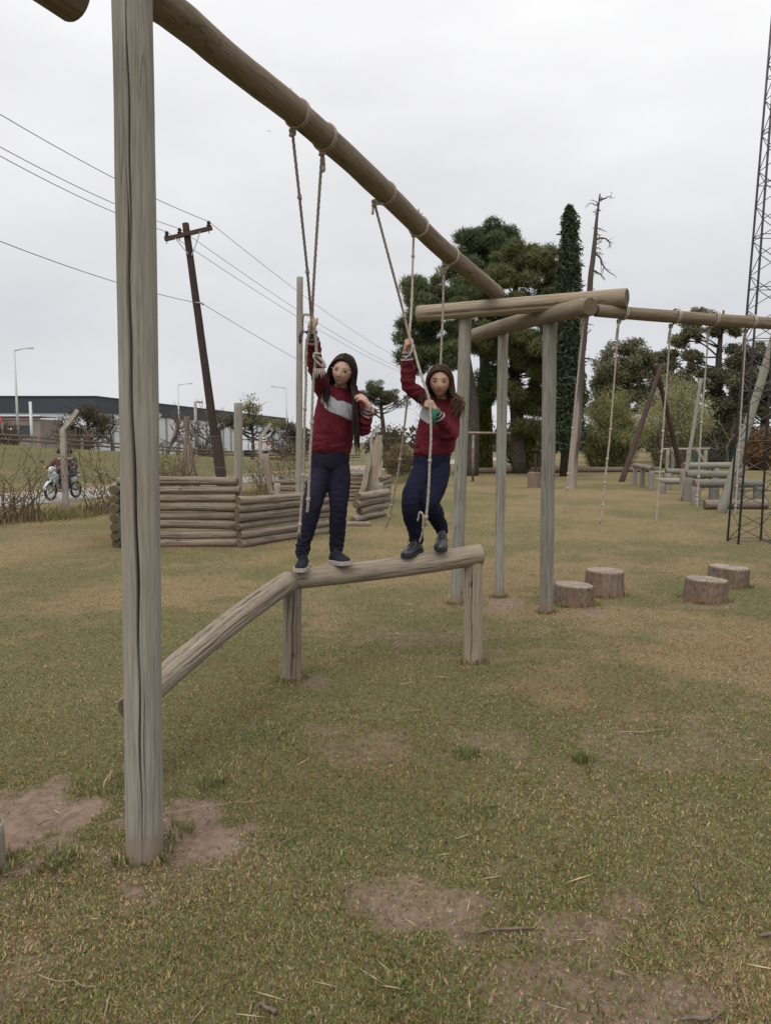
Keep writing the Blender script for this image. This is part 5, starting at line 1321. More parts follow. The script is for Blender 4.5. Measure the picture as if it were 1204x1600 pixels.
def deadbranch(s, L, side, droop_, r0, seed):
    rr = np.random.default_rng(seed); g = Geo(); d = np.array((side, rr.normal()*.5, .25 + .3*rr.normal())); d /= np.linalg.norm(d); P = [np.array(s)]
    for i in range(7):
        d = d + rr.normal(size=3)*.28 + np.array((0, 0, -droop_)); d /= np.linalg.norm(d); P.append(P[-1] + d*L/7)
    g.tube(P, np.linspace(r0, r0*.25, 8), 5)
    for i in range(int(3 + L*5)):
        k = rr.integers(2, 8); e = rr.normal(size=3)*.5 + np.array((side*.3, 0, -.5)); e = e/np.linalg.norm(e)*L*(.12 + .3*rr.random()); g.tube([P[k], P[k] + e*.5 + rr.normal(size=3)*.03, P[k] + e], [r0*.3, r0*.22, r0*.12], 4)
    g.out('branch', M['twig'], t_, True)
for i in range(30):
    k = int(r.integers(14, len(T)-1)); side = 1 if r.random() < .75 else -1
    deadbranch(T[k, :3], .12 + .34*r.random(), side, .1*r.random(), .022, 100+i)
for py, L, dr in ((400, 1.05, -.02), (372, .8, .12), (425, .6, .10), (312, .45, -.1), (560, .6, .1), (610, .5, .12)):
    k = int(np.argmin(np.abs(T[:, 2] - (1.6 + 25.9*math.tan(math.atan((800-py)/1155.0) - .0949))))); deadbranch(T[k, :3], L, 1, dr, .042, py)

# eucalyptus belt
EU1, EU2 = (.085, .084, .048), (.21, .20, .115)
def euc(label, px, Y, ells, n, seed, c1=EU1, c2=EU2, rad=.55, tp=None, size=.105, per=6):
    x = (px-602)/1155*Y*1.0; tp = tp or 9
    return tree('eucalyptus_tree', label, (x, Y, 0), [(x, Y, -.2, .34), (x+.2, Y, tp*.35, .28), (x+.1, Y, tp*.7, .2), (x+.3, Y, tp, .06)], ells, n, size, .35, c1, c2, seed, per=per, rad=rad, limbs=40, group='eucalyptus trees along the far edge', shell=.3, tr0=.3, thin=.08)
euc('rounded brown green eucalyptus left of the others, above the pale shrub', 972, 56, [(*(17.59, 56.0, 7.31), 1.7, 1.5, 1.5), (*(16.428, 56.0, 6.129), 1.2, 1.2, 1.5), (*(19.039, 56.0, 6.838), 1.2, 1.2, 1.3), (*(18.27, 56.0, 8.486), .8, .8, .7), (*(17.195, 56.0, 4.469), 2.2, 1.5, 1.6), (*(16.007, 56.0, 3.993), 1, 1, 1.2)], 38000, 31, per=11)
euc('tallest open crowned eucalyptus with a thick dark trunk behind the ropes', 1112, 52, [(*(22.203, 52.0, 9.861), 1.3, 1.2, 1.0), (*(20.909, 52.0, 9.081), 1.1, 1.1, .9), (*(23.773, 52.0, 9.298), .8, .9, .6), (*(20.755, 52.0, 7.339), 1.0, 1.0, .8), (*(24.303, 52.0, 7.339), 1.0, 1, .9), (*(22.157, 52.0, 5.586), 1.8, 1.2, 1.0), (*(20.385, 52.0, 5.366), 1.2, 1.1, 1.1)], 30000, 32, rad=.42, tp=10.6, per=11)
euc('dark eucalyptus behind the tower at the right edge', 1185, 50, [(*(25.074, 50.0, 7.118), 1.5, 1.3, 1.2), (*(24.085, 50.0, 5.433), 1.4, 1.3, 1.3), (*(25.818, 50.0, 5.01), 1.5, 1.3, 1.8), (*(23.52, 50.0, 3.736), 1.2, 1.2, 1.0)], 28000, 33, (.065, .07, .042), (.15, .15, .09), tp=8, per=9)
euc('brown eucalyptus filling the gap between the rounded and the tallest one', 1040, 58, [(*(21.444, 58.0, 7.27), 1.3, 1.2, 1.1), (*(20.769, 58.0, 5.31), 1.5, 1.2, 1.3), (*(22.056, 58.0, 4.078), 1.6, 1.2, 1.2)], 22000, 34, tp=8, per=9)
# pale green shrub (willow like)
r = np.random.default_rng(41)
def shrub(name, label, px0, px1, Y, top, n, c1, c2, seed, twigs=120, size=.10, aspect=.3, droop=.0, twigc='twig', cat='shrub', z0=0.15, group=None, leafz=1.0):
    r = np.random.default_rng(seed); x0, x1 = (px0-602)/1155*Y, (px1-602)/1155*Y; w = (x1-x0)/2; xc = (x0+x1)/2; t_ = thing(name, label, cat, (xc, Y, gz1(xc, Y)), group); zb = gz1(xc, Y)
    g = Geo(); tips = []
    for i in range(twigs):
        a = r.random()*2*PI; q = r.random()**.5; b = np.array((xc + .35*w*q*math.cos(a), Y + .3*w*q*math.sin(a), zb - .1)); e = np.array((xc + w*q*math.cos(a)*1.02, Y + w*.8*q*math.sin(a), zb + top*(1 - .55*q*q)*(.7 + .45*r.random())))
        m = b*.45 + e*.55 + (0, 0, top*.12); P = spline([b, m, e], 4); g.tube(P, np.linspace(.035, .008, len(P)), 4); tips.append(P)
    g.out('stems', M[twigc], t_, True)
    T = np.concatenate(tips); k = r.integers(0, len(T), n); P = T[k] + r.normal(size=(n, 3))*np.array((.22, .22, .20))*(w/2.2)**.5; ok = P[:, 2] > zb + z0*r.random(n); P = P[ok]; n = len(P)
    sel = fbm(P, .8, seed, 3); P = P[sel > .30]; n = len(P)
    tt = np.clip(fbm(P, 1.1, seed+3, 3)*1.6 - .3 + .25*r.normal(size=n), 0, 1)[:, None]
    V, F, cc = leaf_quads(P, np.full(n, size), aspect, r, np.array(c1)*(1-tt) + np.array(c2)*tt, droop=droop); put('foliage', V, F, M['leaf'], t_, cc)
    return t_
shrub('willow_shrub', 'wide dense olive green shrub behind the dark crossed poles', 903, 1010, 44, 4.4, 50000, (.120, .125, .048), (.31, .30, .13), 42, 130, .08, .2)
shrub('willow_shrub', 'pale budding shrub with upright whitish twigs beside the thin pole', 985, 1110, 46, 5.6, 38000, (.17, .175, .075), (.42, .41, .22), 43, 210, .072, .22, twigc='palebark')
shrub('willow_shrub', 'light grey green shrub low behind the log hurdles', 1060, 1160, 53, 4.0, 22000, (.12, .115, .055), (.28, .25, .13), 52, 160, .07, .22)
shrub('willow_shrub', 'low light shrub beside the dead tree trunk', 905, 960, 47, 2.6, 16000, (.11, .11, .045), (.27, .24, .11), 53, 110, .065, .22)
shrub('bush', 'soft green bush line far behind the upright pole', 1010, 1090, 57, 3.6, 13000, (.085, .095, .045), (.21, .215, .11), 54, 90, .11, .3)
shrub('bush', 'soft green bush far behind the leaning pole', 1085, 1175, 57, 4.4, 14000, (.09, .092, .045), (.22, .21, .11), 55, 90, .11, .3)
shrub('bush', 'rusty brown bush behind the tower legs', 1150, 1215, 42, 2.3, 7000, (.11, .06, .028), (.20, .11, .05), 44, 70, .09, .35)
shrub('bush', 'bright yellow green bush between the pine trunks', 728, 772, 39, 4.0, 5500, (.075, .085, .018), (.17, .17, .04), 45, 50, .10, .35)
shrub('bush', 'yellow green bush under the pine beside the gantry post', 795, 838, 38, 2.6, 5000, (.07, .08, .018), (.16, .16, .045), 46, 50, .10, .35)
shrub('bush', 'bush behind the pine trunks, shade put into its dark leaf colours', 770, 870, 48, 2.6, 9000, (.035, .042, .02), (.085, .09, .04), 47, 90, .13, .35)  # shade under the pines is put into the leaf colours
shrub('bush', 'brown thicket left of the dangling rope', 566, 640, 46, 2.6, 8000, (.06, .043, .03), (.13, .095, .062), 48, 160, .085, .3, twigc='drytwig')
shrub('bush', 'tall dry yellowish weeds below the brown thicket', 596, 650, 34, 1.4, 7000, (.12, .09, .04), (.22, .17, .085), 49, 120, .085, .22, twigc='straw', z0=0)
# umbrella pine far off
bx = ((597-602)/1155*60.0, 60.0)
tree('pine_tree', 'small far umbrella pine between the two girls', (*bx, 0), [(bx[0]+.2, 60, -.2, .22), (bx[0]+.1, 60, 2.5, .18), (bx[0]-.1, 60, 4.5, .13), (bx[0], 60, 5.8, .04)],
     [(*(-0.514, 60.0, 5.844), 1.2, 1.2, .55), (*(-1.44, 60.0, 5.285), .8, .9, .6), (*(0.926, 60.0, 5.081), 1.0, 1, .75), (*(-0.103, 60.0, 5.183), 1.4, 1.2, .6), (*(-0.876, 60.0, 4.164), .6, .7, .4)], 11000, .10, .17, (.045, .058, .027), (.12, .125, .055), 51, per=16, rad=.34, limbs=40, thin=.07)
# bare trees
def bare_tree(label, px, Y, h, seed, spread=.5, depth=5, r0=.13, mat='twig', z=None, group='bare winter trees along the roadside'):
    rr = np.random.default_rng(seed); x = (px-602)/1155*Y; z = gz1(x, Y) if z is None else z; t_ = thing('bare_tree', label, 'tree', (x, Y, z), group); g = Geo()
    def rec(p, d, L, rad, k):
        P = [p]; q = d
        for i in range(3): q = q + rr.normal(size=3)*.14; q /= np.linalg.norm(q); P.append(P[-1] + q*L/3)
        g.tube(P, np.linspace(rad, rad*.66, 4), 5 if k < 2 else 4, False)
        if k >= depth: return
        for i in range(3 if k < 3 else 2):
            e = q + rr.normal(size=3)*spread + np.array((0, 0, .12)); e /= np.linalg.norm(e); rec(P[-1] if i else P[2], e, L*(.62 + .22*rr.random()), rad*.62, k+1)
    rec(np.array((x, Y, z - .1)), np.array((.05*rr.normal(), 0, 1.0)), h*.30, r0, 0); g.out('trunk', M[mat], t_, True); return t_
for (px, Y, h, lab, sd, sp_) in [(262, 44, 3.6, 'bare tree just right of the big post, before the warehouse', 1, .55), (322, 46, 4.6, 'bare fan shaped tree behind the leaning utility pole', 2, .42), (343, 45, 3.6, 'bare tree hard by the utility pole foot', 3, .5), (300, 48, 3.2, 'small bare tree left of the pole bundle', 4, .6),
                             (180, 42, 3.0, 'bare tree hidden half behind the big post', 5, .5), (640, 52, 5.2, 'bare spindly tree left of the pine group', 6, .5), (655, 50, 4.4, 'bare small tree under the broad pine crown', 7, .5), (450, 56, 3.0, 'bare low tree behind the tall thin pole', 8, .6), (1135, 47, 4.5, 'bare tree behind the leaning grey green pole', 10, .5)]:
    bare_tree(lab, px, Y, h, sd, sp_)
def roadtree(label, px, Y, ells, n, c1, c2, seed, rad=.4, size=.07, h=2.6):
    x = (px-602)/1155*Y; z = gz1(x, Y)
    tree('roadside_tree', label, (x, Y, z), [(x, Y, z-.1, .12), (x+.05, Y, z + h*.5, .09), (x, Y, z + h, .03)], ells, n, size, .35, c1, c2, seed, per=18, rad=rad, limbs=60, shell=.2, thin=.05, tr0=.2)
roadtree('round brownish tree above the fence post with the bent arm', 140, 42, [(*(-16.673, 42.0, 2.965), 1.15, 1, .6), (*(-17.784, 42.0, 2.248), .8, .8, .7), (*(-15.791, 42.0, 2.391), .9, .8, .6), (*(-16.898, 42.0, 1.78), 1.1, .9, .6)], 6500, (.045, .038, .02), (.105, .085, .05), 61)
roadtree('light green budding tree behind the grey fort post', 395, 46, [(*(-8.3, 46.0, 3.095), .9, .9, .7), (*(-9.492, 46.0, 2.781), .9, .9, .6), (*(-7.278, 46.0, 2.703), .8, .8, .35), (*(-8.168, 46.0, 3.878), .5, .5, .35)], 3000, (.10, .11, .045), (.24, .23, .11), 62)
roadtree('dense brown tree behind the tall thin pole', 462, 58, [(*(-7.343, 58.0, 2.097), 1.3, 1, .9), (*(-6.349, 58.0, 1.6), 1.3, 1, 1.0), (*(-8.105, 58.0, 1.102), .8, .8, .7)], 6500, (.05, .036, .026), (.11, .085, .062), 63)
# far wood
r = np.random.default_rng(71); B = []
for i in range(420):
    x = -40 + 190*r.random(); 
    if -30 < x < 2 and r.random() < .7: continue
    B.append((x, 105 + 20*r.random(), .6 + 2.2*r.random(), 1.6, 1.6, 1.4))
V, F, cc = crown(B, 12000, .5, .5, r, (.045, .045, .03), (.085, .08, .052), .3)
tag(put('distant_wood', V, F, M['leaf'], None, cc), 'low hazy belt of trees along the horizon', 'wood', kind='stuff')

# ------------------------------------------------------------------ perimeter fence
fe = thing('perimeter_fence', 'chain link fence on concrete posts with bent tops along the lane', 'fence', (-6.841, 15.786, 0))
fd = np.array((-3.668+6.841, 21.786-15.786, 0)); fd /= np.linalg.norm(fd); f0 = np.array((-6.841, 15.786, 0)); fn = np.array((-fd[1], fd[0], 0))
def fpost(p, h, parent):
    p = np.array(p); z = gz1(p[0], p[1]); g = Geo()
    g.tube([p + (0, 0, z-.2), p + (0, 0, z+h), p + (.0, 0, z+h) + np.array((.17, .03, .22)), p + np.array((.31, .05, z + h + .42))], [.078, .07, .066, .055], 4)
    o = g.out('post', M['concrete'], parent); return o
for px, s, h in ((104, 0, 1.86), (0, 2.4, 1.86), (0, 6.79, 1.72), (0, -2.9, 1.86), (0, 9.6, 1.8), (0, 13.5, 1.8), (0, 17.4, 1.8)):
    p = f0 + fd*s; fpost(p, h, fe)
V = []; F = []; pit = .068; L0, L1, H_ = -6.0, 19.0, 1.75; cols_ = int((L1-L0)/pit); rows = int(H_/pit)
for i in range(cols_):
    s0 = L0 + i*pit; pts = []
    for j in range(rows+1):
        s = s0 + (pit if j % 2 else 0); p = f0 + fd*s; zz = -.0 + j*pit; pts.append(p + np.array((0, 0, zz)) + fn*(.006 if j % 2 else -.006))
    for q in range(rows):
        a_, b_ = pts[q], pts[q+1]; k = len(V); w_ = fd*.0017; V += [a_-w_, a_+w_, b_+w_, b_-w_]; F.append((k, k+1, k+2, k+3))
V = np.array(V); V[:, 2] += gz(V[:, 0], V[:, 1])
o = put('chain_link', V, np.array(F), M['steel'], fe); tag(o, kind='stuff')
for zz in (.9, 1.74):
    g = Geo(); g.tube([f0 + fd*s + (0, 0, zz) for s in np.linspace(L0, L1, 12)], .004, 4); g.out('tension_wire', M['steel'], fe)
# dry weeds and vines at the fence
def weeds(name, label, s0, s1, n, l0, l1, off, c1, c2, seed, w=.006, lean=.5):
    r = np.random.default_rng(seed); s = s0 + (s1-s0)*r.random(n); q = r.normal(size=n)*off[1] + off[0]; x = f0[0] + fd[0]*s + fn[0]*q; y = f0[1] + fd[1]*s + fn[1]*q; z = gz(x, y)
    den = sstep(.3, .7, fbm(np.stack([x, y], 1), 1.3, seed, 3)); l = (l0 + (l1-l0)*r.random(n)**1.5)*(.45 + 1.1*den); a = r.random(n)*2*PI; ln = lean*r.random(n)
    b = np.stack([x, y, z-.01], 1); m = b + np.stack([np.cos(a)*ln*l*.35, np.sin(a)*ln*l*.35, l*.6], 1); t_ = b + np.stack([np.cos(a)*ln*l, np.sin(a)*ln*l, l*(1 - .35*ln)], 1); sx = np.stack([np.sin(a), -np.cos(a), 0*a], 1)*(w*(.6+.8*r.random(n)))[:, None]
    V = np.stack([b-sx, b+sx, m+sx*.8, m-sx*.8, t_], 1).reshape(-1, 3); k = np.arange(n)[:, None]*5
    F = np.concatenate([np.concatenate([k, k+1, k+2], 1), np.concatenate([k, k+2, k+3], 1), np.concatenate([k+3, k+2, k+4], 1)]); tt = r.random(n)[:, None]
    cols = np.repeat(np.array(c1)*(1-tt) + np.array(c2)*tt, 5, 0)
    return tag(put(name, V, F, M['grass'], None, cols), label, 'weeds', kind='stuff')
weeds('dry_weeds', 'dry brown weeds growing along the fence foot', -7, 7.5, 7500, .05, .34, (-.10, .26), (.13, .095, .055), (.36, .28, .16), 81, .005, .9)
weeds('dry_weeds', 'green and yellow weeds along the far part of the fence', -1, 18, 12000, .05, .28, (-.1, .34), (.11, .12, .045), (.30, .25, .12), 82, .006, .8)
weeds('bank_grass', 'rough green grass on the roadside bank', -4, 26, 36000, .04, .13, (9.0, 2.6), (.15, .15, .065), (.30, .26, .13), 83, w=.008, lean=.9)
weeds('verge_grass', 'short rough grass between fence and lane', -7, 18, 9000, .04, .12, (.7, .3), (.09, .095, .03), (.2, .17, .075), 84, w=.008)
r = np.random.default_rng(85)
for vi, (s0, s1, n_, lab) in enumerate([(-4.8, -.6, 120, 'tangle of dry leafless vine on the fence at the left edge'), (.5, 3.8, 80, 'thin dry vine on the fence right of the bent concrete post'), (6.6, 9.5, 26, 'dry vine around the far concrete post')]):
    t_ = thing('dry_vine', lab, 'vine', tuple(f0 + fd*(s0+s1)/2)); g = Geo(); LP = []
    for i in range(n_):
        p = f0 + fd*(s0 + (s1-s0)*r.random()) + fn*.04*r.normal(); P = [p]; d = np.array((0, 0, 1.0)); L = .5 + 1.5*r.random()
        for k in range(9): d = d + fd*r.normal()*.55 + fn*r.normal()*.1 + np.array((0, 0, .12)); d /= np.linalg.norm(d); P.append(P[-1] + d*L/9)
        P = spline(P, 2); g.tube(P, np.linspace(.011, .005, len(P)), 4); LP.append(P[4:])
    g.out('stems', M['drytwig'], t_, True); LP = np.concatenate(LP); k = r.integers(0, len(LP), 2400); c_ = LP[k] + r.normal(size=(2400, 3))*.10; tt = r.random(2400)[:, None]
    V, F, cc = leaf_quads(c_, np.full(2400, .026), .6, r, np.array((.13, .09, .055))*(1-tt) + np.array((.26, .22, .10))*tt); put('dead_leaves', V, F, M['leaf'], t_, cc)
o = log('gate_post', ((-3.28, 21.5, 13.649)[0], 21.5, -.2), (-3.48, 21.5, 1.249), .10, .10, 'fort', None, nseg=16, nring=8); tag(o, 'thick weathered post stub beside the far concrete fence post', 'post')
bp = thing('pole_bundle', 'cone of thin dry poles stacked together beyond the fort', 'pole stack', ((-6.07, 24.0, 15.05)[0], 24, 0)); ap = np.array((-6.401, 24.0, 2.052))
for i in range(11):
    a_ = 2*PI*i/11; log('pole', (ap[0] + .40*math.cos(a_), 24 + .4*math.sin(a_), -.1), tuple(ap + (-.08*math.cos(a_), -.08*math.sin(a_), .15 + .1*(i % 3))), .05, .03, 'stump', bp, nseg=7, nring=4)

# ------------------------------------------------------------------ utility pole and wires
up = thing('utility_pole', 'old dark wooden utility pole leaning left with a tilted crossarm', 'utility pole', (-5.67, 25.747, 0))
log('pole', tuple(np.array((-5.67, 25.747, 0)) - (0, 0, .3)), (-6.802, 26.0, 9.001), .155, .115, 'darkpole', up, nseg=20, nring=30, wob=.05)
log('stub_pole', tuple(np.array((-5.536, 25.747, 0)) - (0, 0, .3)), (-5.863, 26.1, 2.003), .10, .085, 'darkpole', up, nseg=14, nring=8)
c0, c1_ = np.array((-7.474, 25.82, 8.424)), np.array((-5.869, 25.86, 8.814))
def bar(name, a_, b_, w_, h_, mat, parent):
    a_, b_ = Vector(a_), Vector(b_); d = b_-a_; q = d.to_track_quat('X', 'Z'); g = Geo(); g.box((0, 0, 0), (d.length, w_, h_)); return g.out(name, mat, parent, False, Matrix.Translation((a_+b_)/2) @ q.to_matrix().to_4x4())
bar('crossarm', c0, c1_, .11, .13, M['darkpole'], up)
ins = []
for px, py in ((261, 370), (281, 365), (326.5, 354)):
    f = (px - 257.5)/74.0; b_ = c0 + (c1_-c0)*f + (0, 0, .06); g = Geo()
    g.tube([b_ - (0, 0, .22), b_ + (0, 0, .05)], .014, 6); g.tube([b_ + (0, 0, .02), b_ + (0, 0, .05), b_ + (0, 0, .06), b_ + (0, 0, .11), b_ + (0, 0, .12), b_ + (0, 0, .15), b_ + (0, 0, .19)], [.075, .085, .05, .05, .075, .06, .035], 12)
    g.out('insulator', M['black'], up, True); ins.append(b_ + (0, 0, .17))
for a_, b_ in (((-7.104, 25.78, 8.456), (-6.684, 25.78, 7.93)), ((-6.254, 25.78, 8.666), (-6.555, 25.78, 7.887))):
    g = Geo(); g.tube([a_, b_], .018, 6); g.out('brace', M['steel'], up)
g = Geo(); g.tube([(-6.489, 25.8, 6.32), (-6.222, 25.78, 6.316)], .02, 6); g.sphere((-6.223, 25.78, 6.274), .045); g.out('bracket', M['steel'], up)
low = np.array((-6.223, 25.78, 6.274))
for (lab, l_, m_, e_) in [('highest power cable running across the sky', (-8.956, 14.5, 8.761), ins[2], (2.642, 72.0, 9.062)), ('middle power cable running across the sky', (-8.997, 14.5, 8.103), ins[1], (2.83, 72.0, 8.092)), ('third power cable just below the middle one', (-8.82, 14.2, 7.823), ins[0], (2.955, 72.0, 7.728)), ('lowest cable, slung from the side of the utility pole', (-9.119, 14.5, 6.127), low, (2.658, 72.0, 4.676))]:
    g = Geo(); l_, m_, e_ = np.array(l_), np.array(m_), np.array(e_); P = []
    for a_, b_, sg in ((l_, m_, .22), (m_, e_, .55)):
        P += [a_ + (b_-a_)*f - np.array((0, 0, sg*4*f*(1-f))) for f in np.linspace(0, 1, 16)[:-1]]
    P.append(e_); g.tube(P, .010, 5); tag(g.out('power_cable', M['wire'], None), lab, 'cable')

# ------------------------------------------------------------------ warehouse, lane furniture
wh = thing('warehouse', 'long white warehouse with a deep dark roof band across the road', 'building', (-27.2, 70, 0))
FP = [(-95, 70), (-27.2, 70), (-18.0, 137), (-60, 150), (-95, 150)]
def prism(name, fp, z0, z1, mat, parent, grow=0.0):
    c_ = np.mean(np.array(fp), 0); fp = [tuple(c_ + (np.array(p)-c_)*(1 + grow)) for p in fp]; n = len(fp); V = [(x, y, z0) for x, y in fp] + [(x, y, z1) for x, y in fp]
    F = [tuple(range(n-1, -1, -1)), tuple(range(n, 2*n))] + [(i, (i+1) % n, n + (i+1) % n, n + i) for i in range(n)]; return put(name, np.array(V), F, mat, parent)
prism('wall', FP, -.2, 4.3, M['white'], wh); prism('fascia', FP, 4.32, 5.75, M['roof'], wh, .004); prism('roof', FP, 5.76, 5.86, M['roof'], wh, .006)
for i in range(22):
    g = Geo(); f = i/22; g.box((-27.1 + 9.2*f, 70 + 67*f, 2.1), (.16, .16, 4.3)); g.out('wall_seam', M['steel'], wh)
kb = thing('small_building', 'low brown building with a red edge line at the left of the warehouse', 'building', (-34, 60, 0))
g = Geo(); g.box((-37.8, 62, 1.65), (20, 4, 3.5)); g.out('wall', M['brick'], kb); g = Geo(); g.box((-37.8, 59.93, 3.50), (20.1, .10, .16)); g.out('edge_line', M['redline'], kb)
g = Geo(); g.box((-37.8, 61.9, 3.68), (20.3, 4.3, .12)); g.out('roof', M['white'], kb); g = Geo(); g.box((-29.6, 59.94, 2.45), (2.2, .08, .9)); g.out('sign_panel', M['roof'], kb); g = Geo(); g.box((-29.9, 59.88, 2.62), (.9, .05, .16)); g.out('sign_strip', M['signwhite'], kb)
tr = thing('truck_trailer', 'white box trailer parked behind the light green tree', 'trailer', (-14.4, 80, 0))
g = Geo(); g.box((-14.25, 82.5, 1.55), (2.4, 5, 1.75)); g.out('box', M['white'], tr); g = Geo(); g.box((-14.25, 82, .62), (2.0, 4.8, .12)); g.out('underframe', M['black'], tr); g = Geo(); g.box((-14.75, 79.97, 1.55), (.05, .04, 1.7)); g.out('door_seam', M['roof'], tr)
for x in (-15.2, -14.9, -13.6, -13.3):
    for y in (80.6, 84):
        g = Geo(); g.torus((x, y, .42), (1, 0, 0), .27, .14, 16, 7); g.out('wheel', M['black'], tr, True)
def lamp(label, px, Y, py_top, arm, base=0):
    x = (px-602)/1155*Y; zt = 1.6 + Y*math.tan(math.atan((800-py_top)/1155.0) - .0949); t_ = thing('street_lamp', label, 'street lamp', (x, Y, base), 'tall street lamps along the road')
    g = Geo(); g.tube([(x, Y, base), (x, Y, zt*.5), (x, Y, zt)], [.12, .09, .06], 8); g.out('pole', M['pole'], t_, True); g = Geo(); g.tube([(x, Y, zt), (x + arm*.6, Y, zt + .14), (x + arm, Y, zt + .18)], [.045, .04, .035], 6); g.out('arm', M['pole'], t_, True)
    g = Geo(); g.box((x + arm*1.12, Y, zt + .18), (abs(arm)*.3, .22, .09)); g.out('lamp_head', M['pole'], t_)
lamp('tallest street lamp at the far left, arm to the right', 32, 55, 548, 1.1, 1); lamp('street lamp right of the big post, arm to the right', 282, 82, 602, 1.25); lamp('street lamp left of the tall thin pole, arm to the left', 449, 76, 607, -1.2)
g = Geo(); x = (53-602)/1155*46.0; g.tube([(x, 46, 0), (x, 46, 4.05)], .09, 7); tag(g.out('road_pole', M['pole'], None, True), 'thin grey pole before the small brown building', 'pole')
lp = thing('road_pole', 'grey pole with a small T shaped head among bare trees', 'pole', ((308-602)/1155*50.0, 50, 0)); x = (308-602)/1155*50.0
g = Geo(); g.tube([(x, 50, 0), (x, 50, 4.25)], .10, 7); g.out('shaft', M['concrete'], lp, True); g = Geo(); g.tube([(x-.05, 50, 4.25), (x+.5, 50, 4.22)], .06, 6); g.out('arm', M['concrete'], lp, True)
def roundsign(label, px, py, Y, R_):
    c_ = np.array(((px-602)/1155*Y, Y, 1.6 + Y*math.tan(math.atan((800-py)/1155.0) - .0949))); t_ = thing('road_sign', label, 'road sign', (c_[0], Y, 0)); zb = gz1(c_[0], Y)
    g = Geo(); g.tube([(c_[0], Y+.05, zb), (c_[0], Y+.05, c_[2])], .05, 7); g.out('post', M['pole'], t_, True)
    g = Geo(); g.tube([c_ + (0, .02, 0), c_ + (0, -.01, 0)], R_, 24); g.out('ring', M['red'], t_); return t_, c_
t_, c_ = roundsign('round road sign with a red ring, cut by the left edge', 0, 655, 44, .30); g = Geo(); g.tube([c_ + (0, -.012, 0), c_ + (0, -.025, 0)], .21, 24); g.out('face', M['signwhite'], t_); g = Geo(); g.torus(c_ + (.07, -.03, 0), (0, 1, 0), .055, .018, 14, 6, .8, 1.3); g.out('digit', M['black'], t_, True)
t_, c_ = roundsign('small round red road sign beside the trailer', 421, 692, 60, .20); g = Geo(); g.box(c_ + (0, -.03, 0), (.24, .02, .07)); g.out('bar', M['signwhite'], t_)
gr = thing('guard_rail', 'long road guard rail along the top of the grass bank', 'guard rail', (-18, 24, 1.4))
def bp_(al, u): return np.array((-9.0 + .43*al - .90*u, 18.6 + .90*al + .43*u))
P = []
for al in np.linspace(-12, 40, 40):
    q = bp_(al, 11.3); P.append((q[0], q[1], gz1(*q) + .42))
for dz in (0, -.18):
    g = Geo(); g.tube([np.array(p) + (0, 0, dz) for p in P], .045, 5); g.out('rail', M['stick'], gr)
for p in P[::2]:
    g = Geo(); g.box((p[0], p[1]+.06, p[2]-.2), (.1, .1, .6)); g.out('post', M['concrete'], gr)
g2_ = thing('guard_rail', 'brown plank rails at the road bend behind the tall thin pole', 'guard rail', (-9, 58, 0))
for dz in (.25, .55, .85):
    g = Geo(); g.tube([(-9.869, 58.0, 0.303)[:2] + (dz,), (-6.582, 60.0, 0.259)[:2] + (dz,)], .07, 5); g.out('rail', M['stick'], g2_)
for px in (412, 440, 468):
    g = Geo(); g.box(((px-602)/1155*59.0, 59.2, .45), (.14, .1, .9)); g.out('post', M['stick'], g2_)
# bare hedge behind the rail
for i, (al, lab) in enumerate([(-1.5, 'bare hedge bush at the left edge above the bank'), (1.0, 'bare hedge bush below the small brown building'), (3.6, 'bare hedge bush left of the round brown tree'), (6.5, 'bare hedge bush under the round brown tree'), (9.5, 'bare hedge bush beside the big post'), (13.5, 'bare hedge bush right of the big post'), (18, 'bare hedge bush before the warehouse wall'), (23, 'bare hedge bush behind the utility pole')]):
    q = bp_(al, 13.2); r_ = np.random.default_rng(200+i); px = 602 + 1155*q[0]/q[1]
    shrub('hedge_bush', lab, px - 36, px + 36, float(q[1]), 1.25, 420, (.05, .04, .03), (.11, .085, .06), 210+i, 80, .05, .35, twigc='drytwig', group='bare hedge bushes along the road')

# ------------------------------------------------------------------ motorcycle and riders
fw = np.array((-.22, -.975, 0)); fw /= np.linalg.norm(fw); lf = np.array((-fw[1], fw[0], 0)); fb = np.array((-9.021, 19.899, 0)); fb[2] = gz1(fb[0], fb[1]) + .015
Mb = Matrix(((fw[0], lf[0], 0, fb[0]), (fw[1], lf[1], 0, fb[1]), (0, 0, 1, fb[2]), (0, 0, 0, 1))) @ Matrix.Scale(.9, 4)
mb = bpy.data.objects.new('motorcycle', None); attach(mb, None, Mb); tag(mb, 'small pale teal motorcycle ridden on the lane behind the fence post', 'motorcycle')

def _bp(name, g, mat, parent, smooth):
    o = bpy.data.objects.new(name, mesh_np(name, np.concatenate(g.V), g.F, M[mat], None, smooth)); return attach(o, parent or mb, Mb)
for x in (0, -1.20):
    g = Geo(); g.torus((x, 0, .29), (0, 1, 0), .238, .042, 32, 8); w_ = _bp('wheel', g, 'black', None, True)
    g = Geo(); g.torus((x, 0, .29), (0, 1, 0), .205, .012, 32, 6); _bp('rim', g, 'steel', w_, True)
    g = Geo(); g.tube([(x, -.05, .29), (x, .05, .29)], .045, 10)
    for k in range(12): g.tube([(x, .02*(-1)**k, .29), (x + .2*math.cos(k*PI/6), 0, .29 + .2*math.sin(k*PI/6))], .005, 4)
    _bp('spokes', g, 'steel', w_, True)
g = Geo()
for s in (-1, 1): g.tube([(0, .07*s, .29), (-.12, .075*s, .62), (-.2, .06*s, .85)], .022, 8)
_bp('fork', g, 'steel', None, True)
g = Geo(); pts = [(.29*math.cos(a), 0, .29 + .31*math.sin(a)) for a in np.linspace(.2, 2.3, 9)]
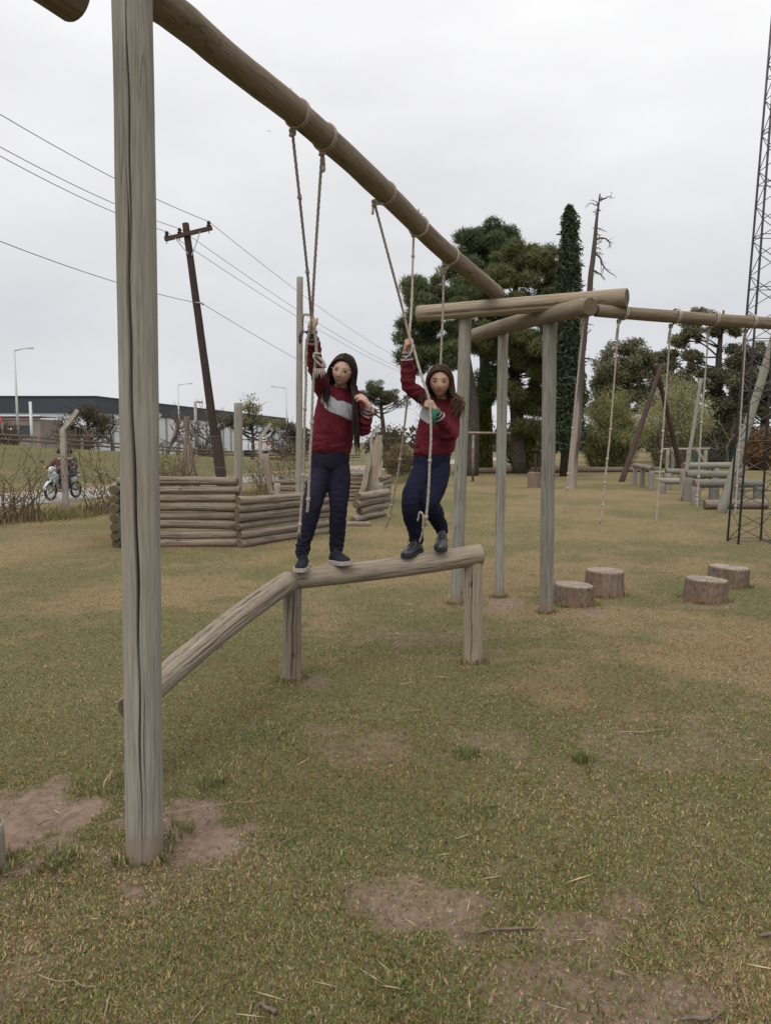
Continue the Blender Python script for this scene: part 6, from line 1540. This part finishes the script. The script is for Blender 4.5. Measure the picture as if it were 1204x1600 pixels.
V, F = loft([(p, (0, .065, 0), (np.cos(a)*.018, 0, np.sin(a)*.018)) for p, a in zip(pts, np.linspace(.2, 2.3, 9))], 2, 12); g.add(V, F); _bp('front_mudguard', g, 'teal', None, True)
g = Geo(); V, F = loft([((-.10, 0, .90), (0, .10, 0), (.05, 0, .03)), ((-.12, 0, .80), (0, .17, 0), (.06, 0, .02)), ((-.20, 0, .62), (0, .20, 0), (.05, 0, .02)), ((-.30, 0, .42), (0, .17, 0), (.045, 0, .02)), ((-.36, 0, .30), (0, .12, 0), (.03, 0, .01))], 4, 18); g.add(V, F); _bp('leg_shield', g, 'teal', None, True)
g = Geo(); V, F = loft([((-.04, 0, .93), (0, .08, 0), (0, 0, .07)), ((-.12, 0, .95), (0, .13, 0), (0, 0, .09)), ((-.26, 0, .95), (0, .09, 0), (0, 0, .06))], 4, 16); g.add(V, F); hs_ = _bp('handlebar_cowl', g, 'teal', None, True)
g = Geo(); g.sphere((-.035, 0, .935), (.035, .075, .065)); _bp('headlight', g, 'lamp', hs_, True)
g = Geo(); g.tube([(-.28, -.36, .99), (-.2, -.2, .98), (-.18, 0, .97), (-.2, .2, .98), (-.28, .36, .99)], .014, 7); _bp('handlebar', g, 'black', None, True)
for s in (-1, 1):
    g = Geo(); g.tube([(-.2, .26*s, .98), (-.15, .34*s, 1.14)], .007, 5); g.sphere((-.14, .36*s, 1.18), (.015, .06, .04)); _bp('mirror', g, 'black', None, True)
g = Geo(); V, F = loft([((-.45, 0, .70), (0, .09, 0), (0, 0, .04)), ((-.62, 0, .74), (0, .13, 0), (0, 0, .05)), ((-.95, 0, .76), (0, .14, 0), (0, 0, .05)), ((-1.3, 0, .80), (0, .10, 0), (0, 0, .04))], 4, 16); g.add(V, F); _bp('seat', g, 'black', None, True)
g = Geo(); V, F = loft([((-.40, 0, .50), (0, .06, 0), (0, 0, .08)), ((-.7, 0, .56), (0, .11, 0), (0, 0, .13)), ((-1.1, 0, .62), (0, .12, 0), (0, 0, .10)), ((-1.4, 0, .72), (0, .05, 0), (0, 0, .04))], 4, 16); g.add(V, F); _bp('side_panel', g, 'teal', None, True)
g = Geo(); g.box((-.55, 0, .36), (.34, .2, .22)); g.tube([(-.42, 0, .34), (-.25, 0, .33)], .08, 10); _bp('engine', g, 'steel', None, False)
g = Geo(); g.tube([(-.5, -.14, .26), (-.8, -.15, .26), (-1.3, -.16, .34)], [.02, .045, .05], 10); _bp('exhaust', g, 'steel', None, True)
g = Geo(); g.tube([(-.55, .08, .34), (-1.2, .09, .29)], .025, 6); _bp('swing_arm', g, 'black', None, True)
def rider(label, x, lean, jacket, reach, base):
    t_ = bpy.data.objects.new('person', None); attach(t_, None, Mb @ Matrix.Translation((x, 0, .78))); tag(t_, label, 'person')
    def P(*a): return tuple(a)
    hd = (x + lean + .04, 0, 1.42); parts = [limb([(hd[0]-.01, 0, hd[2]-.06, .075), (hd[0], 0, hd[2]+.05, .095)], 4, 14), limb([(x + lean, 0, 1.2, .06), (hd[0]-.02, 0, hd[2]-.05, .055)], 3, 12), limb([(x, 0, .85, .12), (x + lean*.6, 0, 1.05, .12), (x + lean, 0, 1.22, .11)], 4, 14)]
    jk = [limb([(x, 0, .84, .155), (x + lean*.5, 0, 1.02, .165), (x + lean*.95, 0, 1.2, .14), (x + lean, 0, 1.27, .08)], 4, 16)]; tr_ = [limb([(x, -.05, .84, .13), (x, .05, .84, .13)], 3, 14)]
    for s in (-1, 1):
        sh = (x + lean*.9, .17*s, 1.22); el_ = (x + lean*.9 + reach*.5, .27*s, 1.02); ha = (x + lean*.9 + reach, .25*s, 1.01 if reach > .3 else .98)
        parts += [limb([(*sh, .045), (*el_, .04), (*ha, .032)], 4, 10), limb([(*ha, .04), (ha[0]+.05, ha[1], ha[2], .035)], 3, 10)]; jk.append(limb([(*sh, .075), (*el_, .062), (ha[0]-.05, ha[1], ha[2]+.005, .05)], 4, 12))
        hp, kn, an = (x, .09*s, .82), (x + .40, .17*s, .74), (x + .26, .14*s, .36); parts += [limb([(*hp, .08), (*kn, .055), (*an, .04), (an[0]+.13, an[1], an[2]-.05, .035)], 4, 10)]; tr_.append(limb([(*hp, .10), (*kn, .075), (*an, .06)], 4, 12))
    for nm, pp, mt, vx in (('body', parts, 'riderskin', .012), ('jacket', jk, jacket, .014), ('trousers', tr_, 'denim', .014)):
        V, N, F = remesh(pp, vx, 2); V = V + N*((fbm(V, 14, 3, 3)-.5)*.02)[:, None] if nm != 'body' else V
        o = bpy.data.objects.new(nm, mesh_np(nm, V, F, M[mt], None, True)); attach(o, t_, Mb)
    g = Geo(); g.sphere((hd[0]-.015, 0, hd[2]+.05), (.112, .102, .105), 16, 12); o = bpy.data.objects.new('hair', mesh_np('hair', np.concatenate(g.V), g.F, M['hair1'], None, True)); attach(o, t_, Mb)
M['riderskin'] = plain('rider_skin', (.36, .21, .15), .6, var=.1); M['denim'] = cloth_mat('dark_denim', base=(.03, .035, .05)); M['redjacket'] = cloth_mat('faded_red_jacket', base=(.085, .04, .04)); M['darkjacket'] = cloth_mat('dark_grey_jacket', base=(.045, .045, .055))
rider('motorcycle rider in a red jacket, half hidden by the concrete post', -.62, .08, 'redjacket', .40, None)
rider('motorcycle passenger in a dark jacket behind the red rider', -1.02, .06, 'darkjacket', .18, None)
# bird
b_ = np.array((-6.019, 40.0, 17.611)); t_ = put('bird', np.array([b_ + np.array(q)*.6 for q in np.array([(-.09, 0, 0), (0, .03, .02), (.10, 0, 0), (0, -.03, .025), (0, 0, -.03), (-.24, .02, .07), (.24, .02, .06), (-.05, .04, .03), (.05, .04, .03)])]), [(0, 1, 3), (1, 2, 3), (0, 4, 1), (1, 4, 2), (0, 3, 4), (3, 2, 4), (5, 0, 7), (6, 8, 2), (0, 1, 7), (2, 8, 1)], M['black'])
tag(t_, 'tiny dark bird far off in the pale sky', 'bird')
